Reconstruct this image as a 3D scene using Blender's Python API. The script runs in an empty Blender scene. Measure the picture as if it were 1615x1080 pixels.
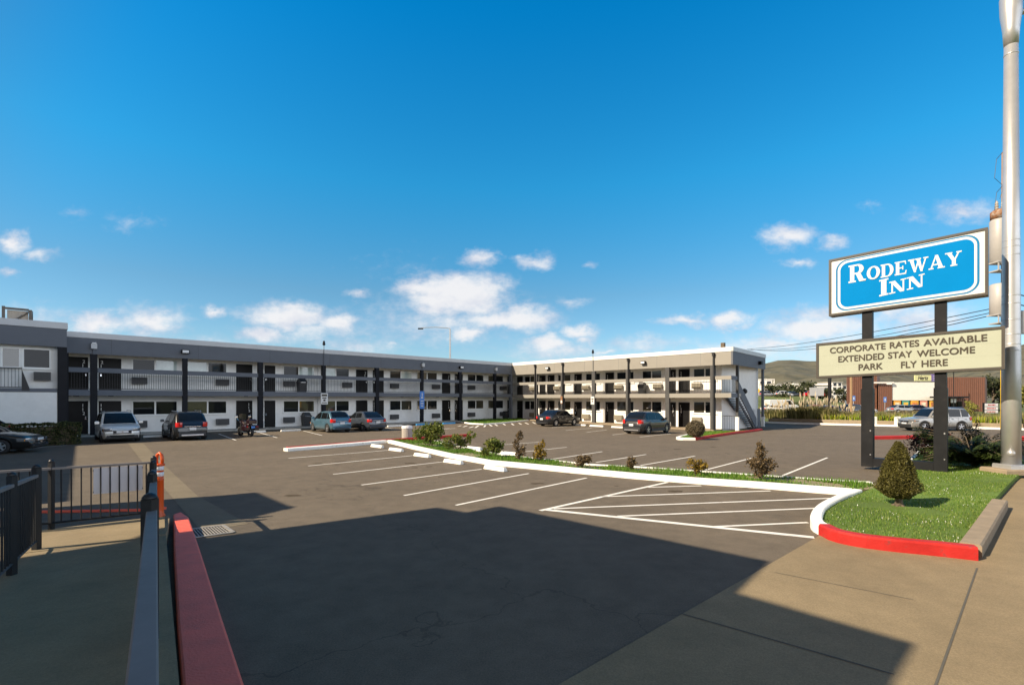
import bpy, bmesh, math, random
from mathutils import Vector, Matrix, noise
random.seed(7)
R = math.radians
S = bpy.context.scene
COL = S.collection

# ------------------------------------------------------------ camera
CX, HY, F, H = 807.5, 629.0, 782.0, 2.4
cam_d = bpy.data.cameras.new('camera'); cam = bpy.data.objects.new('camera', cam_d); COL.objects.link(cam)
cam.location = (0, 0, H); cam.rotation_euler = (R(90), 0, 0)
cam_d.sensor_width = 36; cam_d.lens = 36*F/1615; cam_d.shift_y = (HY-540)/1615
cam_d.clip_start = 0.05; cam_d.clip_end = 9000
S.camera = cam

# ------------------------------------------------------------ light
SUN_EL, SX, SY = R(36), -0.91, -0.415          # horizontal direction towards the sun
sd = bpy.data.lights.new('sun', 'SUN'); sd.energy = 4.9; sd.angle = R(0.53); sd.color = (1, .87, .68)
sun = bpy.data.objects.new('sun', sd); COL.objects.link(sun); sun.location = (-40, -18, 40)
n = math.hypot(SX, SY)
sdir = Vector((SX/n*math.cos(SUN_EL), SY/n*math.cos(SUN_EL), math.sin(SUN_EL)))
sun.rotation_euler = sdir.to_track_quat('Z', 'Y').to_euler()
S.view_settings.view_transform = 'Standard'; S.view_settings.look = 'None'
S.view_settings.gamma = 1; S.view_settings.exposure = 0.8

W = bpy.data.worlds.new('World'); S.world = W; W.use_nodes = True
nt = W.node_tree; nt.nodes.clear()
def nd(t, **kw):
    x = nt.nodes.new(t)
    for k, v in kw.items(): setattr(x, k, v)
    return x
def lk(a, b): nt.links.new(a, b)
def mth(op, a, b=None, clamp=False):
    x = nd('ShaderNodeMath', operation=op); x.use_clamp = clamp
    for i, v in enumerate((a, b)):
        if v is None: continue
        if isinstance(v, (int, float)): x.inputs[i].default_value = v
        else: lk(v, x.inputs[i])
    return x.outputs[0]
sky = nd('ShaderNodeTexSky', sky_type='NISHITA'); sky.sun_disc = False
sky.sun_elevation = SUN_EL; sky.sun_rotation = math.atan2(SX, SY)
sky.air_density = 1.0; sky.dust_density = 0.3; sky.ozone_density = 3.0
tc = nd('ShaderNodeTexCoord'); sp = nd('ShaderNodeSeparateXYZ'); lk(tc.outputs['Generated'], sp.inputs[0])
yy = mth('MAXIMUM', sp.outputs[1], 0.02)
u = mth('DIVIDE', sp.outputs[0], yy); v = mth('DIVIDE', sp.outputs[2], yy)
cmb = nd('ShaderNodeCombineXYZ'); lk(u, cmb.inputs[0]); lk(v, cmb.inputs[1])
def noisenode(scale, detail, rough=.55, stretch=(1, 1.6, 1), off=(0, 0, 0)):
    m = nd('ShaderNodeMapping'); m.inputs['Scale'].default_value = stretch; m.inputs['Location'].default_value = off
    lk(cmb.outputs[0], m.inputs[0])
    x = nd('ShaderNodeTexNoise'); x.inputs['Scale'].default_value = scale; x.inputs['Detail'].default_value = detail
    x.inputs['Roughness'].default_value = rough; lk(m.outputs[0], x.inputs['Vector']); return x
n1 = noisenode(11, 8, .62); n2 = noisenode(14, 4, .6, off=(5, 3, 0))
# wobble the coordinates so that the puffs get billowed edges
wob = nd('ShaderNodeVectorMath', operation='MULTIPLY_ADD'); lk(n1.outputs['Color'], wob.inputs[0])
wob.inputs[1].default_value = (.085, .062, 0); lk(cmb.outputs[0], wob.inputs[2])
cl = None
# cloud directions: (x, y, half width, half height, density) measured in the photo as bearings
CLOUDS = [(20,385,26,17,.8),(60,396,30,10,.55),(12,429,26,6,.5),(150,512,50,20,.95),(235,505,58,25,.8),(336,491,18,11,.75),
 (455,495,75,22,1.05),(530,508,35,16,.9),(412,527,38,14,.95),(720,463,80,32,1.25),(665,455,50,18,.9),(805,502,80,20,1.05),(740,523,30,12,.9),(862,540,40,15,1.0),
 (915,520,26,12,.9),(922,534,20,9,.7),(755,409,30,14,.75),(842,411,30,11,.7),(565,461,20,8,.55),(625,540,16,6,.5),(905,475,28,8,.4),
 (930,416,12,7,.4),(1080,505,50,9,.75),(1150,507,34,13,.95),(1245,371,40,18,.85),(1312,382,26,11,.6),(1260,413,28,8,.6),(1290,515,95,26,.9),(1220,540,60,16,.75),
 (1525,337,52,18,.6),(1440,335,30,12,.3),(1370,325,16,8,.25),(960,555,26,6,.6),(120,340,22,9,.2),(210,350,40,14,.22),(640,430,60,20,.12),(1450,500,90,26,.7),(300,548,120,16,.5),(560,545,90,18,.5),(700,505,140,40,.5),(880,552,80,16,.6),(1010,545,90,14,.5),(1180,548,110,22,.6),(1330,548,110,26,.65),(60,500,90,20,.4),(500,518,110,20,.55)]
for (px, py, a, b, dn) in CLOUDS:
    m = nd('ShaderNodeVectorMath', operation='SUBTRACT'); lk(wob.outputs[0], m.inputs[0])
    m.inputs[1].default_value = ((px-CX)/F+.0425, (HY-py)/F+.031, 0)
    s_ = nd('ShaderNodeVectorMath', operation='MULTIPLY'); lk(m.outputs[0], s_.inputs[0]); s_.inputs[1].default_value = (F/a/1.42, F/b/1.5, 0)
    l = nd('ShaderNodeVectorMath', operation='LENGTH'); lk(s_.outputs[0], l.inputs[0])
    q = mth('MULTIPLY', mth('SUBTRACT', 1.0, l.outputs['Value']), dn)
    cl = q if cl is None else mth('MAXIMUM', cl, q)
# thickness with finer noise
det = noisenode(34, 6, .62)
dens = mth('ADD', cl, mth('MULTIPLY', mth('SUBTRACT', det.outputs['Fac'], .5), .66))
mr = nd('ShaderNodeMapRange', interpolation_type='SMOOTHSTEP'); mr.inputs['From Min'].default_value = .0; mr.inputs['From Max'].default_value = .80
lk(dens, mr.inputs['Value'])
front = mth('GREATER_THAN', sp.outputs[1], 0.05)
# elsewhere in the sky: scattered cloud from plain noise
ng = nd('ShaderNodeTexNoise'); ng.inputs['Scale'].default_value = 3; ng.inputs['Detail'].default_value = 7; lk(tc.outputs['Generated'], ng.inputs['Vector'])
mg = nd('ShaderNodeMapRange', interpolation_type='SMOOTHSTEP'); mg.inputs['From Min'].default_value = .56; mg.inputs['From Max'].default_value = .75; lk(ng.outputs['Fac'], mg.inputs['Value'])
fac = nd('ShaderNodeMix', data_type='FLOAT'); lk(front, fac.inputs[0]); lk(mg.outputs[0], fac.inputs[2]); lk(mr.outputs[0], fac.inputs[3])
up = mth('GREATER_THAN', sp.outputs[2], 0.0)
fac2 = mth('MULTIPLY', mth('MULTIPLY', fac.outputs[0], up), .93)
hs = nd('ShaderNodeHueSaturation'); hs.inputs['Saturation'].default_value = 1.25; hs.inputs['Value'].default_value = 1.0; hs.inputs['Hue'].default_value = .485
lk(sky.outputs[0], hs.inputs['Color'])
# photographic grading of the clear sky by elevation: deeper azure overhead
er_ = nd('ShaderNodeValToRGB'); e_ = er_.color_ramp.elements
e_[0].position = .03; e_[0].color = (1.12, 1.15, 1.3, 1); e_[1].position = .62; e_[1].color = (.03, 1.57, 2.05, 1)
for p_, c_ in ((.20, (1.1, 1.18, 1.22, 1)), (.39, (.45, 1.6, 1.78, 1))): e_.new(p_).color = c_
lk(sp.outputs[2], er_.inputs[0])
# unseen sky behind the camera, retinted to neutralise the blue fill in shade
sdv = nd('ShaderNodeVectorMath', operation='DOT_PRODUCT'); lk(tc.outputs['Generated'], sdv.inputs[0]); sdv.inputs[1].default_value = (-.62, -.72, .3)
smr = nd('ShaderNodeMapRange', interpolation_type='SMOOTHSTEP'); smr.inputs['From Min'].default_value = -.05; smr.inputs['From Max'].default_value = .5; lk(sdv.outputs['Value'], smr.inputs[0])
gmx = nd('ShaderNodeMix', data_type='RGBA'); lk(smr.outputs[0], gmx.inputs[0]); lk(er_.outputs[0], gmx.inputs[6]); er2 = nd('ShaderNodeValToRGB'); er2.color_ramp.elements[0].position = .08; er2.color_ramp.elements[0].color = (.42, .44, .50, 1)
er2.color_ramp.elements[1].position = .6; er2.color_ramp.elements[1].color = (2.6, .62, .2, 1); lk(sp.outputs[2], er2.inputs[0]); lk(er2.outputs[0], gmx.inputs[7])
gr = nd('ShaderNodeMix', data_type='RGBA', blend_type='MULTIPLY'); gr.inputs[0].default_value = 1
lk(hs.outputs[0], gr.inputs[6]); lk(gmx.outputs[2], gr.inputs[7])
# cloud body colour: white crowns, lilac-grey bases
ccol = nd('ShaderNodeValToRGB'); ccol.color_ramp.elements[0].position = .1; ccol.color_ramp.elements[0].color = (5.6, 6.0, 7.2, 1)
ccol.color_ramp.elements[1].position = .85; ccol.color_ramp.elements[1].color = (8.6, 8.5, 8.6, 1)
nA = noisenode(10, 4, .5); nB = noisenode(10, 4, .5, off=(.012, -.03, 0))
rel = mth('MULTIPLY', mth('SUBTRACT', nA.outputs['Fac'], nB.outputs['Fac']), 2.2)
sh = mth('ADD', mth('ADD', mth('MULTIPLY', mr.outputs[0], .6), .22), mth('ADD', rel, mth('MULTIPLY', mth('SUBTRACT', n2.outputs['Fac'], .5), .3))); lk(sh, ccol.inputs[0])
mixc = nd('ShaderNodeMix', data_type='RGBA'); lk(fac2, mixc.inputs[0]); lk(gr.outputs[2], mixc.inputs[6]); lk(ccol.outputs[0], mixc.inputs[7])
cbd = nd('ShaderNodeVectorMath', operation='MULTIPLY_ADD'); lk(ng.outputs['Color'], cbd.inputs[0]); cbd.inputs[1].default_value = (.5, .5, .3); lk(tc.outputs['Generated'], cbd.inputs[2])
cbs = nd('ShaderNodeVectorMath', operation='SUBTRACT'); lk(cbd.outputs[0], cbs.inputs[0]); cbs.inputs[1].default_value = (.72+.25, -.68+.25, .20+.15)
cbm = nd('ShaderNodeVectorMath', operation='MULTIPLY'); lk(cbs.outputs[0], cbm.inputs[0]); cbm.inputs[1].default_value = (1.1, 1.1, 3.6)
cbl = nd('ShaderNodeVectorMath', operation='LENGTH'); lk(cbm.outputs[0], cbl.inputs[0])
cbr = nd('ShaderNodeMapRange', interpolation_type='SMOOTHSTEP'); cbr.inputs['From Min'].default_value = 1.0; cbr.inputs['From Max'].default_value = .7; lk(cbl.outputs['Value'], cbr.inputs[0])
fill_bank = nd('ShaderNodeMix', data_type='RGBA'); lk(cbr.outputs[0], fill_bank.inputs[0]); lk(mixc.outputs[2], fill_bank.inputs[6]); fill_bank.inputs[7].default_value = (20, 21.5, 24, 1)  # unseen cloud bank added behind right as fill light for the shaded wing
bg = nd('ShaderNodeBackground'); bg.inputs['Strength'].default_value = .0622; lk(fill_bank.outputs[2], bg.inputs['Color'])
wo = nd('ShaderNodeOutputWorld'); lk(bg.outputs[0], wo.inputs[0])

# ------------------------------------------------------------ helpers
def gz(x, y): return -0.28*math.exp(-((x-19)**2+(y-44)**2)/121.0)     # the lot dips to a drain by the stairs
def G(px, py, z=0.0):                                                  # measured ground position (z above the ground)
    zz = z
    for _ in range(8):
        Y = F*(H-zz)/max(py-HY, .5); X = (px-CX)/F*Y; zz = z+gz(X, Y)
    return Vector((X, Y, zz))
def A(px, Y, z=0.0): return Vector(((px-CX)/F*Y, Y, z))
def ZP(py, Y): return H+(HY-py)*Y/F
UL = Vector((.7118, .7024, 0)); UR = Vector((-.7024, .7118, 0)); C0 = Vector((0, 58.2, 0))

def tag(o, label=None, cat=None, group=None, kind=None):
    if label: o['label'] = label
    if cat: o['category'] = cat
    if group: o['group'] = group
    if kind: o['kind'] = kind
    return o
def thing(name, loc, label, cat, group=None, rz=0):
    o = bpy.data.objects.new(name, None); o.empty_display_size = .2; COL.objects.link(o)
    o.location = loc; o.rotation_euler = (0, 0, rz)
    return tag(o, label, cat, group)
def kids(o): return [c for c in bpy.data.objects if c.parent == o]
def dup(o, loc, rz=None, label=None, group=None, scale=None, _p=None):
    c = o.copy(); COL.objects.link(c)
    if _p is not None: c.parent = _p
    else:
        c.location = loc
        if rz is not None: c.rotation_euler = (0, 0, rz)
        if scale: c.scale = scale
        if label: c['label'] = label
        if group: c['group'] = group
    for k in kids(o): dup(k, None, _p=c)
    return c

class MB:
    def __init__(s, f=None): s.v = []; s.fc = []; s.sm = []; s.f = f; s.cur = False
    def add(s, vs, fs):
        b = len(s.v)
        s.v += [tuple(s.f(*p)) if s.f else tuple(p) for p in vs]
        for f in fs: s.fc.append([b+i for i in f]); s.sm.append(s.cur)
        return s
    def box(s, x0, x1, y0, y1, z0, z1):
        return s.add([(x0,y0,z0),(x1,y0,z0),(x1,y1,z0),(x0,y1,z0),(x0,y0,z1),(x1,y0,z1),(x1,y1,z1),(x0,y1,z1)],
              [(0,3,2,1),(4,5,6,7),(0,1,5,4),(1,2,6,5),(2,3,7,6),(3,0,4,7)])
    def bev(s, x0, x1, y0, y1, z0, z1, b=.02):           # box with chamfered top edge
        v = [(x0,y0,z0),(x1,y0,z0),(x1,y1,z0),(x0,y1,z0),(x0,y0,z1-b),(x1,y0,z1-b),(x1,y1,z1-b),(x0,y1,z1-b),
             (x0+b,y0+b,z1),(x1-b,y0+b,z1),(x1-b,y1-b,z1),(x0+b,y1-b,z1)]
        fs = [(0,3,2,1)]+[(i,(i+1)%4,4+(i+1)%4,4+i) for i in range(4)]+[(4+i,4+(i+1)%4,8+(i+1)%4,8+i) for i in range(4)]+[(8,9,10,11)]
        return s.add(v, fs)
    def obox(s, a, b, w, z0, z1):                         # upright wall piece from a to b
        a = Vector(a[:2]); b = Vector(b[:2]); d = (b-a).normalized(); nn = Vector((-d.y, d.x))*w/2
        q = [a-nn, b-nn, b+nn, a+nn]
        return s.prism([(p.x, p.y) for p in q], z0, z1)
    def prism(s, poly, z0, z1):
        m = len(poly)
        zs0 = z0 if isinstance(z0, (list, tuple)) else [z0]*m
        zs1 = z1 if isinstance(z1, (list, tuple)) else [z1]*m
        v = [(p[0], p[1], zs0[i]) for i, p in enumerate(poly)]+[(p[0], p[1], zs1[i]) for i, p in enumerate(poly)]
        return s.add(v, [tuple(range(m-1, -1, -1)), tuple(range(m, 2*m))]+[(i, (i+1) % m, m+(i+1) % m, m+i) for i in range(m)])
    def poly(s, pts): return s.add(pts, [tuple(range(len(pts)))])
    def tube(s, pts, r, k=8, cap=True):
        pts = [Vector(p) for p in pts]; m = len(pts); rs = r if isinstance(r, (list, tuple)) else [r]*m
        vs = []; fs = []; prev = None
        for i, p in enumerate(pts):
            d = (pts[min(i+1, m-1)]-pts[max(i-1, 0)]).normalized()
            if prev is None: a = d.orthogonal().normalized()
            else:
                a = (prev-d*prev.dot(d))
                a = a.normalized() if a.length > 1e-6 else d.orthogonal().normalized()
            prev = a; b = d.cross(a)
            for j in range(k):
                t = 2*math.pi*(j+.5)/k; vs.append(p+a*math.cos(t)*rs[i]+b*math.sin(t)*rs[i])
        for i in range(m-1):
            for j in range(k): fs.append((i*k+j, i*k+(j+1) % k, (i+1)*k+(j+1) % k, (i+1)*k+j))
        if cap: fs += [tuple(range(k-1, -1, -1)), tuple(range((m-1)*k, m*k))]
        return s.add(vs, fs)
    def lathe(s, c, prof, k=16):
        vs = []; fs = []; m = len(prof)
        for (r_, z) in prof:
            for j in range(k):
                t = 2*math.pi*j/k; vs.append((c[0]+r_*math.cos(t), c[1]+r_*math.sin(t), c[2]+z))
        for i in range(m-1):
            for j in range(k): fs.append((i*k+j, i*k+(j+1) % k, (i+1)*k+(j+1) % k, (i+1)*k+j))
        fs += [tuple(range(k-1, -1, -1)), tuple(range((m-1)*k, m*k))]
        return s.add(vs, fs)
    def build(s, name, mat, parent=None, world=False, recalc=True):
        me = bpy.data.meshes.new(name); vs = s.v
        if world and parent is not None:
            o = parent
            while o.parent: o = o.parent
            L = o.location; vs = [(p[0]-L.x, p[1]-L.y, p[2]-L.z) for p in vs]
        me.from_pydata(vs, [], s.fc)
        me.polygons.foreach_set('use_smooth', s.sm)
        if recalc:
            bm = bmesh.new(); bm.from_mesh(me); bmesh.ops.recalc_face_normals(bm, faces=bm.faces); bm.to_mesh(me); bm.free()
        me.update()
        if mat: me.materials.append(mat)
        ob = bpy.data.objects.new(name, me); COL.objects.link(ob)
        if parent is not None: ob.parent = parent
        return ob

# ------------------------------------------------------------ materials
def mat(name, col, rough=.6, var=.12, scale=6.0, bump=0.0, bscale=60.0, metal=0.0, ior=None, coat=0, emit=None, stain=None):
    m = bpy.data.materials.new(name); m.use_nodes = True; t = m.node_tree
    b = t.nodes['Principled BSDF']; b.inputs['Roughness'].default_value = rough; b.inputs['Metallic'].default_value = metal
    if ior: b.inputs['IOR'].default_value = ior
    if coat: b.inputs['Coat Weight'].default_value = coat; b.inputs['Coat Roughness'].default_value = .03
    co = t.nodes.new('ShaderNodeTexCoord'); nz = t.nodes.new('ShaderNodeTexNoise')
    nz.inputs['Scale'].default_value = scale; nz.inputs['Detail'].default_value = 8; nz.inputs['Roughness'].default_value = .62
    t.links.new(co.outputs['Object'], nz.inputs['Vector'])
    rp = t.nodes.new('ShaderNodeValToRGB'); rp.color_ramp.elements[0].position = .3; rp.color_ramp.elements[1].position = .72
    rp.color_ramp.elements[0].color = tuple(c*(1-var) for c in col[:3])+(1,)
    rp.color_ramp.elements[1].color = tuple(min(1, c*(1+var)) for c in col[:3])+(1,)
    t.links.new(nz.outputs['Fac'], rp.inputs[0]); out = rp.outputs[0]
    if stain:                                              # (colour, scale, threshold, amount)
        sn = t.nodes.new('ShaderNodeTexNoise'); sn.inputs['Scale'].default_value = stain[1]; sn.inputs['Detail'].default_value = 9; sn.inputs['Roughness'].default_value = .7
        t.links.new(co.outputs['Object'], sn.inputs['Vector'])
        mr_ = t.nodes.new('ShaderNodeMapRange'); mr_.inputs['From Min'].default_value = stain[2]; mr_.inputs['From Max'].default_value = stain[2]+.12
        mr_.inputs['To Max'].default_value = stain[3]; t.links.new(sn.outputs['Fac'], mr_.inputs[0])
        mx = t.nodes.new('ShaderNodeMix'); mx.data_type = 'RGBA'; t.links.new(mr_.outputs[0], mx.inputs[0]); t.links.new(out, mx.inputs[6]); mx.inputs[7].default_value = tuple(stain[0])+(1,)
        out = mx.outputs[2]
    t.links.new(out, b.inputs['Base Color'])
    if bump:
        n3 = t.nodes.new('ShaderNodeTexNoise'); n3.inputs['Scale'].default_value = bscale; n3.inputs['Detail'].default_value = 5
        t.links.new(co.outputs['Object'], n3.inputs['Vector'])
        bp = t.nodes.new('ShaderNodeBump'); bp.inputs['Strength'].default_value = bump; bp.inputs['Distance'].default_value = .02
        t.links.new(n3.outputs['Fac'], bp.inputs['Height']); t.links.new(bp.outputs[0], b.inputs['Normal'])
    if emit: b.inputs['Emission Color'].default_value = emit[:3]+(1,); b.inputs['Emission Strength'].default_value = emit[3]
    return m
def leafmat(name, cols, rough=.55, trans=.25):
    m = bpy.data.materials.new(name); m.use_nodes = True; t = m.node_tree; b = t.nodes['Principled BSDF']
    b.inputs['Roughness'].default_value = rough; b.inputs['Specular IOR Level'].default_value = .22
    g = t.nodes.new('ShaderNodeNewGeometry'); rp = t.nodes.new('ShaderNodeValToRGB')
    e = rp.color_ramp.elements
    e[0].color = cols[0]+(1,); e[1].color = cols[-1]+(1,)
    for i, c in enumerate(cols[1:-1]): e.new((i+1)/(len(cols)-1)).color = c+(1,)
    t.links.new(g.outputs['Random Per Island'], rp.inputs[0]); t.links.new(rp.outputs[0], b.inputs['Base Color'])
    tr = t.nodes.new('ShaderNodeBsdfTranslucent'); t.links.new(rp.outputs[0], tr.inputs[0])
    mx = t.nodes.new('ShaderNodeMixShader'); mx.inputs[0].default_value = trans
    t.links.new(b.outputs[0], mx.inputs[1]); t.links.new(tr.outputs[0], mx.inputs[2]); t.links.new(mx.outputs[0], t.nodes['Material Output'].inputs[0])
    return m
def groundmat(name, col, var, spots, cracks, bump, sc=.35, patch=.12):
    m = bpy.data.materials.new(name); m.use_nodes = True; t = m.node_tree; b = t.nodes['Principled BSDF']
    b.inputs['Roughness'].default_value = .88; b.inputs['Specular IOR Level'].default_value = .25
    co = t.nodes.new('ShaderNodeTexCoord')
    def N(s, d, r=.6, ty='ShaderNodeTexNoise'):
        x = t.nodes.new(ty); x.inputs['Scale'].default_value = s; x.inputs['Detail'].default_value = d; x.inputs['Roughness'].default_value = r
        t.links.new(co.outputs['Object'], x.inputs['Vector']); return x.outputs['Fac']
    def mul(a, lo, hi, fmin=.3, fmax=.7):
        x = t.nodes.new('ShaderNodeMapRange'); x.inputs['From Min'].default_value = fmin; x.inputs['From Max'].default_value = fmax
        x.inputs['To Min'].default_value = lo; x.inputs['To Max'].default_value = hi; t.links.new(a, x.inputs[0]); return x.outputs[0]
    def M(a, b_):
        x = t.nodes.new('ShaderNodeMath'); x.operation = 'MULTIPLY'; t.links.new(a, x.inputs[0]); t.links.new(b_, x.inputs[1]); return x.outputs[0]
    f = M(mul(N(sc, 5), 1-var, 1+var), mul(N(2.3, 8, .7), 1-patch, 1+patch))
    f = M(f, mul(N(55, 4), 1-spots, 1+spots))
    f = M(f, mul(N(220, 2), 1-spots, 1+spots))
    f = M(f, mul(N(1.1, 9, .75), .72, 1.0, .26, .36))      # oil marks
    if cracks:
        vo = t.nodes.new('ShaderNodeTexVoronoi'); vo.feature = 'DISTANCE_TO_EDGE'; vo.inputs['Scale'].default_value = cracks
        wv = t.nodes.new('ShaderNodeVectorMath'); wv.operation = 'MULTIPLY_ADD'
        nn = t.nodes.new('ShaderNodeTexNoise'); nn.inputs['Scale'].default_value = 1.5; nn.inputs['Detail'].default_value = 6; t.links.new(co.outputs['Object'], nn.inputs['Vector'])
        t.links.new(nn.outputs['Color'], wv.inputs[0]); wv.inputs[1].default_value = (1.6, 1.6, 0); t.links.new(co.outputs['Object'], wv.inputs[2])
        t.links.new(wv.outputs[0], vo.inputs['Vector'])
        ck = mul(vo.outputs['Distance'], .72, 1.0, .0006, .0022)
        f = M(f, ck)
    mx = t.nodes.new('ShaderNodeVectorMath'); mx.operation = 'SCALE'; mx.inputs[0].default_value = col; t.links.new(f, mx.inputs['Scale'])
    t.links.new(mx.outputs[0], b.inputs['Base Color'])
    bp = t.nodes.new('ShaderNodeBump'); bp.inputs['Strength'].default_value = bump; bp.inputs['Distance'].default_value = .01
    t.links.new(N(130, 4), bp.inputs['Height']); t.links.new(bp.outputs[0], b.inputs['Normal'])
    return m
M = {}
M['asphalt'] = groundmat('asphalt', (.131, .105, .075), .10, .24, .11, .6, patch=.17)
M['concrete'] = groundmat('concrete', (.235, .178, .102), .13, .17, 0, .45, sc=.5)
M['walk'] = groundmat('walk concrete', (.235, .18, .105), .12, .12, 0, .4, sc=.8)
M['soil'] = groundmat('dry soil', (.22, .19, .11), .25, .2, 0, .8)
M['lawn'] = groundmat('lawn soil', (.11, .17, .03), .3, .25, 0, .8)
M['verge'] = groundmat('green verge', (.10, .12, .035), .35, .25, 0, .8, sc=.1)
M['white_wall'] = mat('white stucco', (.79, .78, .75), .8, .05, 3, .25, 90, stain=((.55, .53, .5), 1.3, .62, .25))
M['fascia'] = mat('shaded fascia paint copy', (.125, .135, .155), .6, .06, 1.2, .05, 40, ior=1.3, stain=((.095, .10, .115), .7, .58, .35))  # same paint as the sunlit copy, darkened: the shade is in the colour
M['fascia_sun'] = mat('sunlit fascia paint copy', (.25, .235, .205), .6, .05, 1.2, .05, 40, stain=((.20, .19, .165), .7, .58, .35))  # lighter, warmer copy for the sunlit wing: sunlight put into the colour
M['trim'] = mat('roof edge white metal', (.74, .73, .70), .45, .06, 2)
M['trim_shade'] = mat('shaded roof edge metal', (.50, .50, .50), .4, .06, 2)  # greyer copy of the white roof edge, shade baked in for unlit sides
M['black'] = mat('black gloss paint', (.009, .010, .012), .5, .2, 5)
M['rail'] = mat('satin slate handrail paint', (.20, .18, .17), .6, .1, 5, ior=1.2)
M['black_col'] = mat('near black column paint', (.011, .012, .016), .5, .15, 3, ior=1.22)
M['dkgrey'] = mat('dark grey column paint', (.075, .075, .075), .5, .12, 3, ior=1.25)
M['door'] = mat('black door', (.007, .0065, .0065), .45, .2, 3, ior=1.25)
M['frame'] = mat('white vinyl frame', (.78, .78, .75), .4, .03, 5)
M['ac'] = mat('shaded air conditioner grille', (.05, .052, .056), .5, .15, 20)  # dark copy for the shaded wing, shade put into the colour
M['ac_sun'] = mat('sunlit air conditioner grille', (.26, .23, .17), .5, .15, 20)  # pale copy of the same units, sunlight put into the colour
M['conc_lt'] = mat('balcony deck concrete', (.40, .37, .32), .8, .1, 3)
M['paint'] = mat('white road paint', (.74, .71, .64), .7, .08, 3, stain=((.30, .27, .22), 5, .57, .75))
M['kerb_w'] = mat('white kerb paint', (.82, .80, .74), .6, .06, 3, .2, 40, stain=((.36, .32, .26), 3.5, .60, .8))
M['kerb_r'] = mat('red kerb paint', (.42, .022, .018), .55, .18, 3, .2, 40, ior=1.3, stain=((.10, .055, .05), 6.0, .575, .8))
M['kerb_rf'] = mat('faded red kerb paint', (.85, .135, .075), .6, .12, 3, .2, 40, stain=((.30, .1, .1), 4, .62, .6))
M['kerb_t'] = mat('bare concrete kerb', (.27, .21, .14), .85, .15, 4, .4, 60, stain=((.22, .18, .13), 3, .6, .6))
M['blue_p'] = mat('blue kerb paint', (.04, .30, .62), .5, .1, 4)
M['galv'] = mat('brushed galvanised steel', (.52, .52, .52), .38, .08, 2.0, metal=.6)
M['steel_dk'] = mat('weathered dark bronze steel', (.013, .0135, .015), .5, .25, 3, ior=1.25, stain=((.032, .028, .022), 3, .6, .5))
M['sign_side'] = mat('bronze cabinet metal', (.06, .052, .042), .4, .15, 2)
M['sign_white'] = mat('white sign acrylic', (.66, .65, .62), .25, .02, 1)
M['sign_blue'] = mat('blue sign acrylic', (.002, .185, .47), .3, .05, .7, ior=1.12)
M['sign_edge'] = mat('mid blue sign line', (.02, .17, .36), .25, .03, 1, ior=1.15)
M['sign_cream'] = mat('cream marquee acrylic', (.365, .385, .305), .35, .03, 1.5, ior=1.2)
M['letter'] = mat('dark brown letter plastic', (.045, .033, .018), .5, .1, 5)
M['letter_w'] = mat('white letter vinyl', (.75, .75, .73), .3, .02, 3)
M['orange'] = mat('orange plastic', (.62, .085, .008), .4, .08, 5)
M['reflect'] = mat('silver reflective tape', (.72, .72, .72), .25, .06, 20)
M['grate'] = mat('rusty grate iron', (.30, .27, .23), .6, .2, 10)
M['dark'] = mat('dark recess', (.012, .012, .012), .8, .1, 4)
M['panel'] = mat('pale plastic board', (.52, .52, .56), .5, .04, 2)
M['bin'] = mat('black plastic bin', (.016, .017, .02), .45, .2, 5)
M['can'] = mat('grey pebble concrete', (.36, .33, .29), .8, .2, 25, .4, 80)
M['bark'] = mat('grey brown bark', (.12, .09, .06), .9, .3, 14, .8, 40)
M['wood'] = mat('weathered pole wood', (.30, .19, .10), .85, .2, 6)
M['tyre'] = mat('tyre rubber', (.015, .015, .016), .75, .2, 10)
M['rim'] = mat('alloy rim', (.55, .55, .56), .28, .08, 8, metal=.8)
M['plastic'] = mat('charcoal bumper plastic', (.022, .023, .025), .55, .15, 8)
M['cglass'] = mat('tinted car glass', (.007, .008, .009), .04, .1, 2, ior=1.45)
M['red_l'] = mat('red lamp lens', (.55, .015, .012), .15, .1, 10, coat=.5)
M['head_l'] = mat('clear lamp lens', (.20, .21, .22), .08, .25, 20, metal=.4, coat=.6)
M['amber'] = mat('amber lens', (.75, .28, .02), .15, .1, 10)
M['plate'] = mat('licence plate white', (.70, .70, .70), .4, .03, 10)
M['chrome'] = mat('chrome trim', (.75, .75, .76), .12, .03, 5, metal=1)
M['shop_br'] = mat('brown corrugated cladding', (.205, .088, .052), .6, .12, 2)
M['shop_wh'] = mat('white shop wall', (.82, .78, .72), .7, .04, 2)
M['yellow'] = mat('yellow sign paint', (.85, .52, .02), .4, .04, 5)
M['purple'] = mat('purple sign face', (.13, .07, .30), .4, .06, 5)
M['rust'] = mat('rusted steel', (.22, .10, .045), .8, .35, 10, stain=((.36, .31, .26), 6, .5, .7))
M['trafo'] = mat('grey transformer paint', (.36, .345, .33), .45, .06, 3)
M['wire'] = mat('black cable', (.02, .02, .02), .6, .1, 5)
M['signback'] = mat('bare aluminium sign back', (.45, .45, .44), .5, .08, 5)
M['blue_s'] = mat('blue sign paint', (.05, .20, .58), .4, .04, 5)
M['curtain'] = mat('pale curtain', (.45, .44, .38), .8, .1, 9)
def glassmat(name, col, ior=2.0):
    return mat(name, col, .03, .25, .9, ior=ior)
M['win_a'] = glassmat('window glass grey', (.010, .012, .013), 1.36); M['win_b'] = glassmat('window glass olive curtain', (.055, .05, .034), 1.8)
M['win_c'] = glassmat('window glass painted sky', (.5, .58, .55), 1.8)  # pale tone imitates bright sky reflected in upper panes
def carpaint(name, col, metal=.35): return mat(name, col, .28, .04, 3, metal=metal, coat=.8)

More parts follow.
